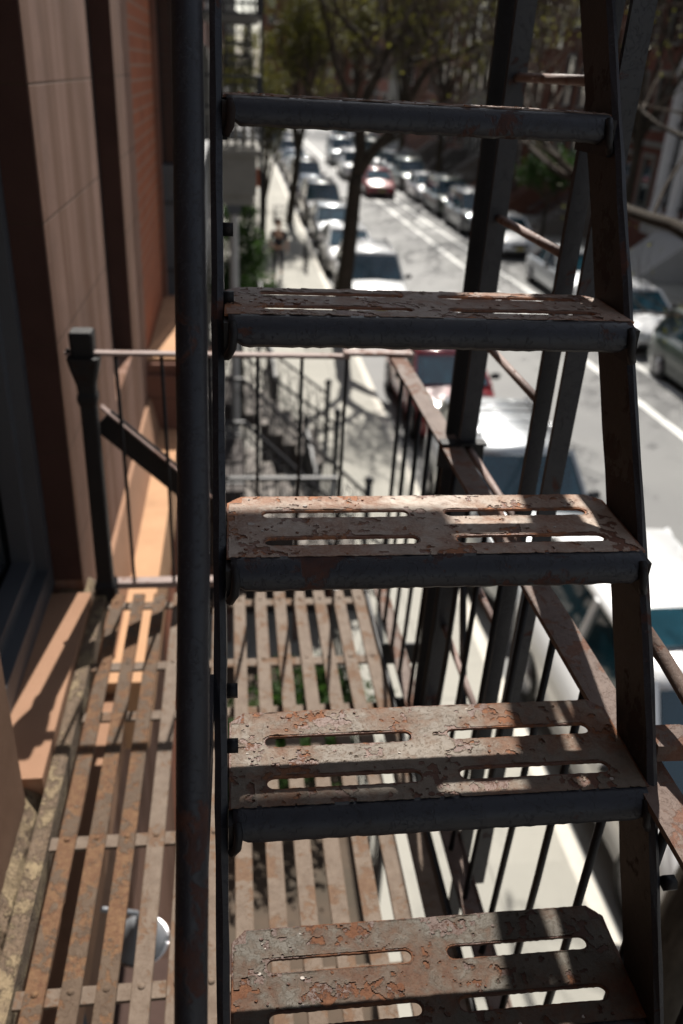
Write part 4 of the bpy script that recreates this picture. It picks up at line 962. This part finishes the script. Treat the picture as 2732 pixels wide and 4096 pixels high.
# tree guards, bins, lamp
for i, (x, y, lb) in enumerate([(2.5, 22.0, 'low iron guard around the pit of the forked tree'), (2.55, 40.5, 'low iron guard around the slim dark tree')]):
    t = thing('tree_guard', lb, 'tree guard', (x, y, SW), 'iron tree guards on the pavement'); b = MB()
    for x0, y0, x1, y1 in ((x-.6, y-1, x-.6, y+1), (x-.6, y-1, x+.35, y-1), (x-.6, y+1, x+.35, y+1)):
        b.bar((x0, y0, SW+.55), (x1, y1, SW+.55), .03, .03); n = int(math.hypot(x1-x0, y1-y0)/.12)
        for k in range(n+1): b.bar((x0+(x1-x0)*k/n, y0+(y1-y0)*k/n, SW), (x0+(x1-x0)*k/n, y0+(y1-y0)*k/n, SW+.6), .015, .015, (0, 1, 0))
    b.build('guard_rails', M['black_iron'], t)
for i_, (y_, lb_) in enumerate([(24.2, 'low hedge shrub by the yard fence before the walking person'), (31.5, 'yard shrub just past the walking person on the left'), (38.5, 'yard shrub beyond the orange sign pole')]):
    shrub((.25, y_, SW), .55, 14, lb_)
bc = thing('bicycle', 'dark bicycle leaning by the kerb, left of the parked white cars', 'bicycle', (2.6, 30.5, SW))
for y in (30.0, 31.05):
    b = MB(); b.tube([(2.6, y+cos(2*pi*k/20)*.33, SW+.34+sin(2*pi*k/20)*.33) for k in range(21)], .02, 6, cap=False)
    for k in range(8): b.tube([(2.6, y, SW+.34), (2.6, y+cos(k*pi/4)*.32, SW+.34+sin(k*pi/4)*.32)], .004, 3)
    b.build('wheel', M['tyre'], bc)
b = MB(); z = SW
for a, c in (((30.0, .34), (30.15, .92)), ((30.15, .8), (30.7, .82)), ((30.15, .75), (30.5, .3)), ((30.5, .3), (30.75, .9)), ((30.5, .3), (31.05, .34)), ((31.05, .34), (30.72, .8))): b.tube([(2.6, a[0], z+a[1]), (2.6, c[0], z+c[1])], .016, 6)
b.build('frame', M['black_iron'], bc); b = MB(); b.tube([(2.35, 30.1, z+1.0), (2.6, 30.16, z+.97), (2.85, 30.1, z+1.0)], .014, 6); b.build('handlebar', M['chrome'], bc); MB().ball((2.6, 30.8, z+.95), .12, 0, 8, (.6, 1.2, .35)).build('saddle', M['frame'], bc)
lp_ = thing('street_sign', 'small orange sign on a pole up the left pavement', 'sign', (.95, 36, SW)); b = MB(); b.tube([(.95, 36, SW), (.95, 36, SW+2.8)], .03, 8); b.build('pole', M['frame'], lp_); b = MB(); b.box(.68, 1.22, 35.96, 35.99, SW+2.0, SW+2.7); b.build('panel', M['orange'], lp_)

# ------------------------------------------------------------ the walking person
pe = thing('person', 'person in a black top and dark trousers walking up the left pavement', 'person', (1.5, 28.4, SW))
def skin(name, verts, edges, rad, m_, sub=2):
    me = bpy.data.meshes.new(name); me.from_pydata(verts, edges, []); o = bpy.data.objects.new(name, me); COL.objects.link(o)
    md = o.modifiers.new('s', 'SKIN'); sk = me.skin_vertices[0].data
    for i, r_ in enumerate(rad): sk[i].radius = (r_, r_) if isinstance(r_, float) else r_
    sk[0].use_root = True
    sb = o.modifiers.new('u', 'SUBSURF'); sb.levels = sub; sb.render_levels = sub
    dg = bpy.context.evaluated_depsgraph_get(); dg.update(); m2 = bpy.data.meshes.new_from_object(o.evaluated_get(dg)); m2.materials.clear(); m2.materials.append(m_)
    for p_ in m2.polygons: p_.use_smooth = True
    bpy.data.objects.remove(o); o = bpy.data.objects.new(name, m2); COL.objects.link(o); o.parent = pe; return o
K_ = 1.9/1.75
V = [(0, 0, .95), (0, .01, 1.15), (0, .02, 1.38), (0, .02, 1.5), (0, .0, 1.56),
     (-.19, .02, 1.42), (-.25, -.06, 1.15), (-.24, -.22, .95), (.19, .02, 1.42), (.26, .1, 1.15), (.28, .08, .9),
     (-.1, 0, .9), (-.11, -.14, .5), (-.11, -.06, .1), (-.11, -.22, .04), (.1, 0, .9), (.12, .16, .52), (.12, .42, .16), (.12, .34, .05),
     (-.24, -.27, .9), (.28, .05, .84)]
E_ = [(0, 1), (1, 2), (2, 3), (3, 4), (2, 5), (5, 6), (6, 7), (2, 8), (8, 9), (9, 10), (0, 11), (11, 12), (12, 13), (13, 14), (0, 15), (15, 16), (16, 17), (17, 18), (7, 19), (10, 20)]
rd = [(.15, .11), (.13, .1), (.17, .11), .055, .055, .055, .042, .032, .055, .042, .032, .09, .06, .045, .04, .09, .06, .045, .04, .03, .03]
V = [tuple(c*K_ for c in v) for v in V]; rd = [r_ if isinstance(r_, tuple) else r_*K_ for r_ in rd]
skin('body', V, E_, rd, M['skin'])
tv = [(0, 0, .93), (0, .01, 1.15), (0, .02, 1.38), (0, .02, 1.47), (-.19, .02, 1.42), (-.245, -.05, 1.17), (.19, .02, 1.42), (.255, .09, 1.17)]
skin('top', [tuple(c*K_ for c in v) for v in tv], [(0, 1), (1, 2), (2, 3), (2, 4), (4, 5), (2, 6), (6, 7)], [(.17, .13), (.15, .12), (.19, .13), .07, .07, .06, .07, .06], M['shirt'])
tv = [(0, 0, .97), (-.1, 0, .88), (-.11, -.14, .5), (-.11, -.06, .14), (.1, 0, .88), (.12, .16, .52), (.12, .40, .2)]
skin('trousers', [tuple(c*K_ for c in v) for v in tv], [(0, 1), (1, 2), (2, 3), (0, 4), (4, 5), (5, 6)], [(.165, .125), .11, .08, .065, .11, .08, .065], M['jeans'])
hd = MB(); hd.ball((0, -.01, 1.68*K_), .115, 0, 16, (.82, .95, 1.15)); hd.ball((0, -.125, 1.66*K_), .018, 0, 8); hd.ball((-.092, 0, 1.67*K_), .025, 0, 8, (.4, .8, 1.2)); hd.ball((.092, 0, 1.67*K_), .025, 0, 8, (.4, .8, 1.2)); hd.build('head', M['skin'], pe, True)
ha = MB(); ha.ball((0, .02, 1.72*K_), .122, 0, 14, (.86, .92, 1.0)); ha.build('hair', M['hair'], pe, True)
fh = MB()
for s_, (hx, hy, hz) in ((1, (-.24, -.27, .9)), (-1, (.28, .05, .84))):
    hx, hy, hz = hx*K_, hy*K_, hz*K_
    for k in range(4): fh.tube([(hx, hy-.03+.02*k, hz), (hx, hy-.035+.022*k, hz-.06), (hx+s_*.01, hy-.05+.022*k, hz-.10)], [.010, .009, .007], 6)
    fh.tube([(hx, hy-.03, hz+.02), (hx+s_*.01, hy-.07, hz-.01), (hx+s_*.015, hy-.08, hz-.04)], [.011, .010, .008], 6)
fh.build('fingers', M['skin'], pe, True)
sh = MB()
sh.ball((-.12, -.18, .045), .06, 0, 10, (.8, 2.1, .7)); sh.ball((.13, .40, .09), .06, 0, 10, (.8, 1.9, .8)); sh.build('shoes', M['shoe'], pe, True)
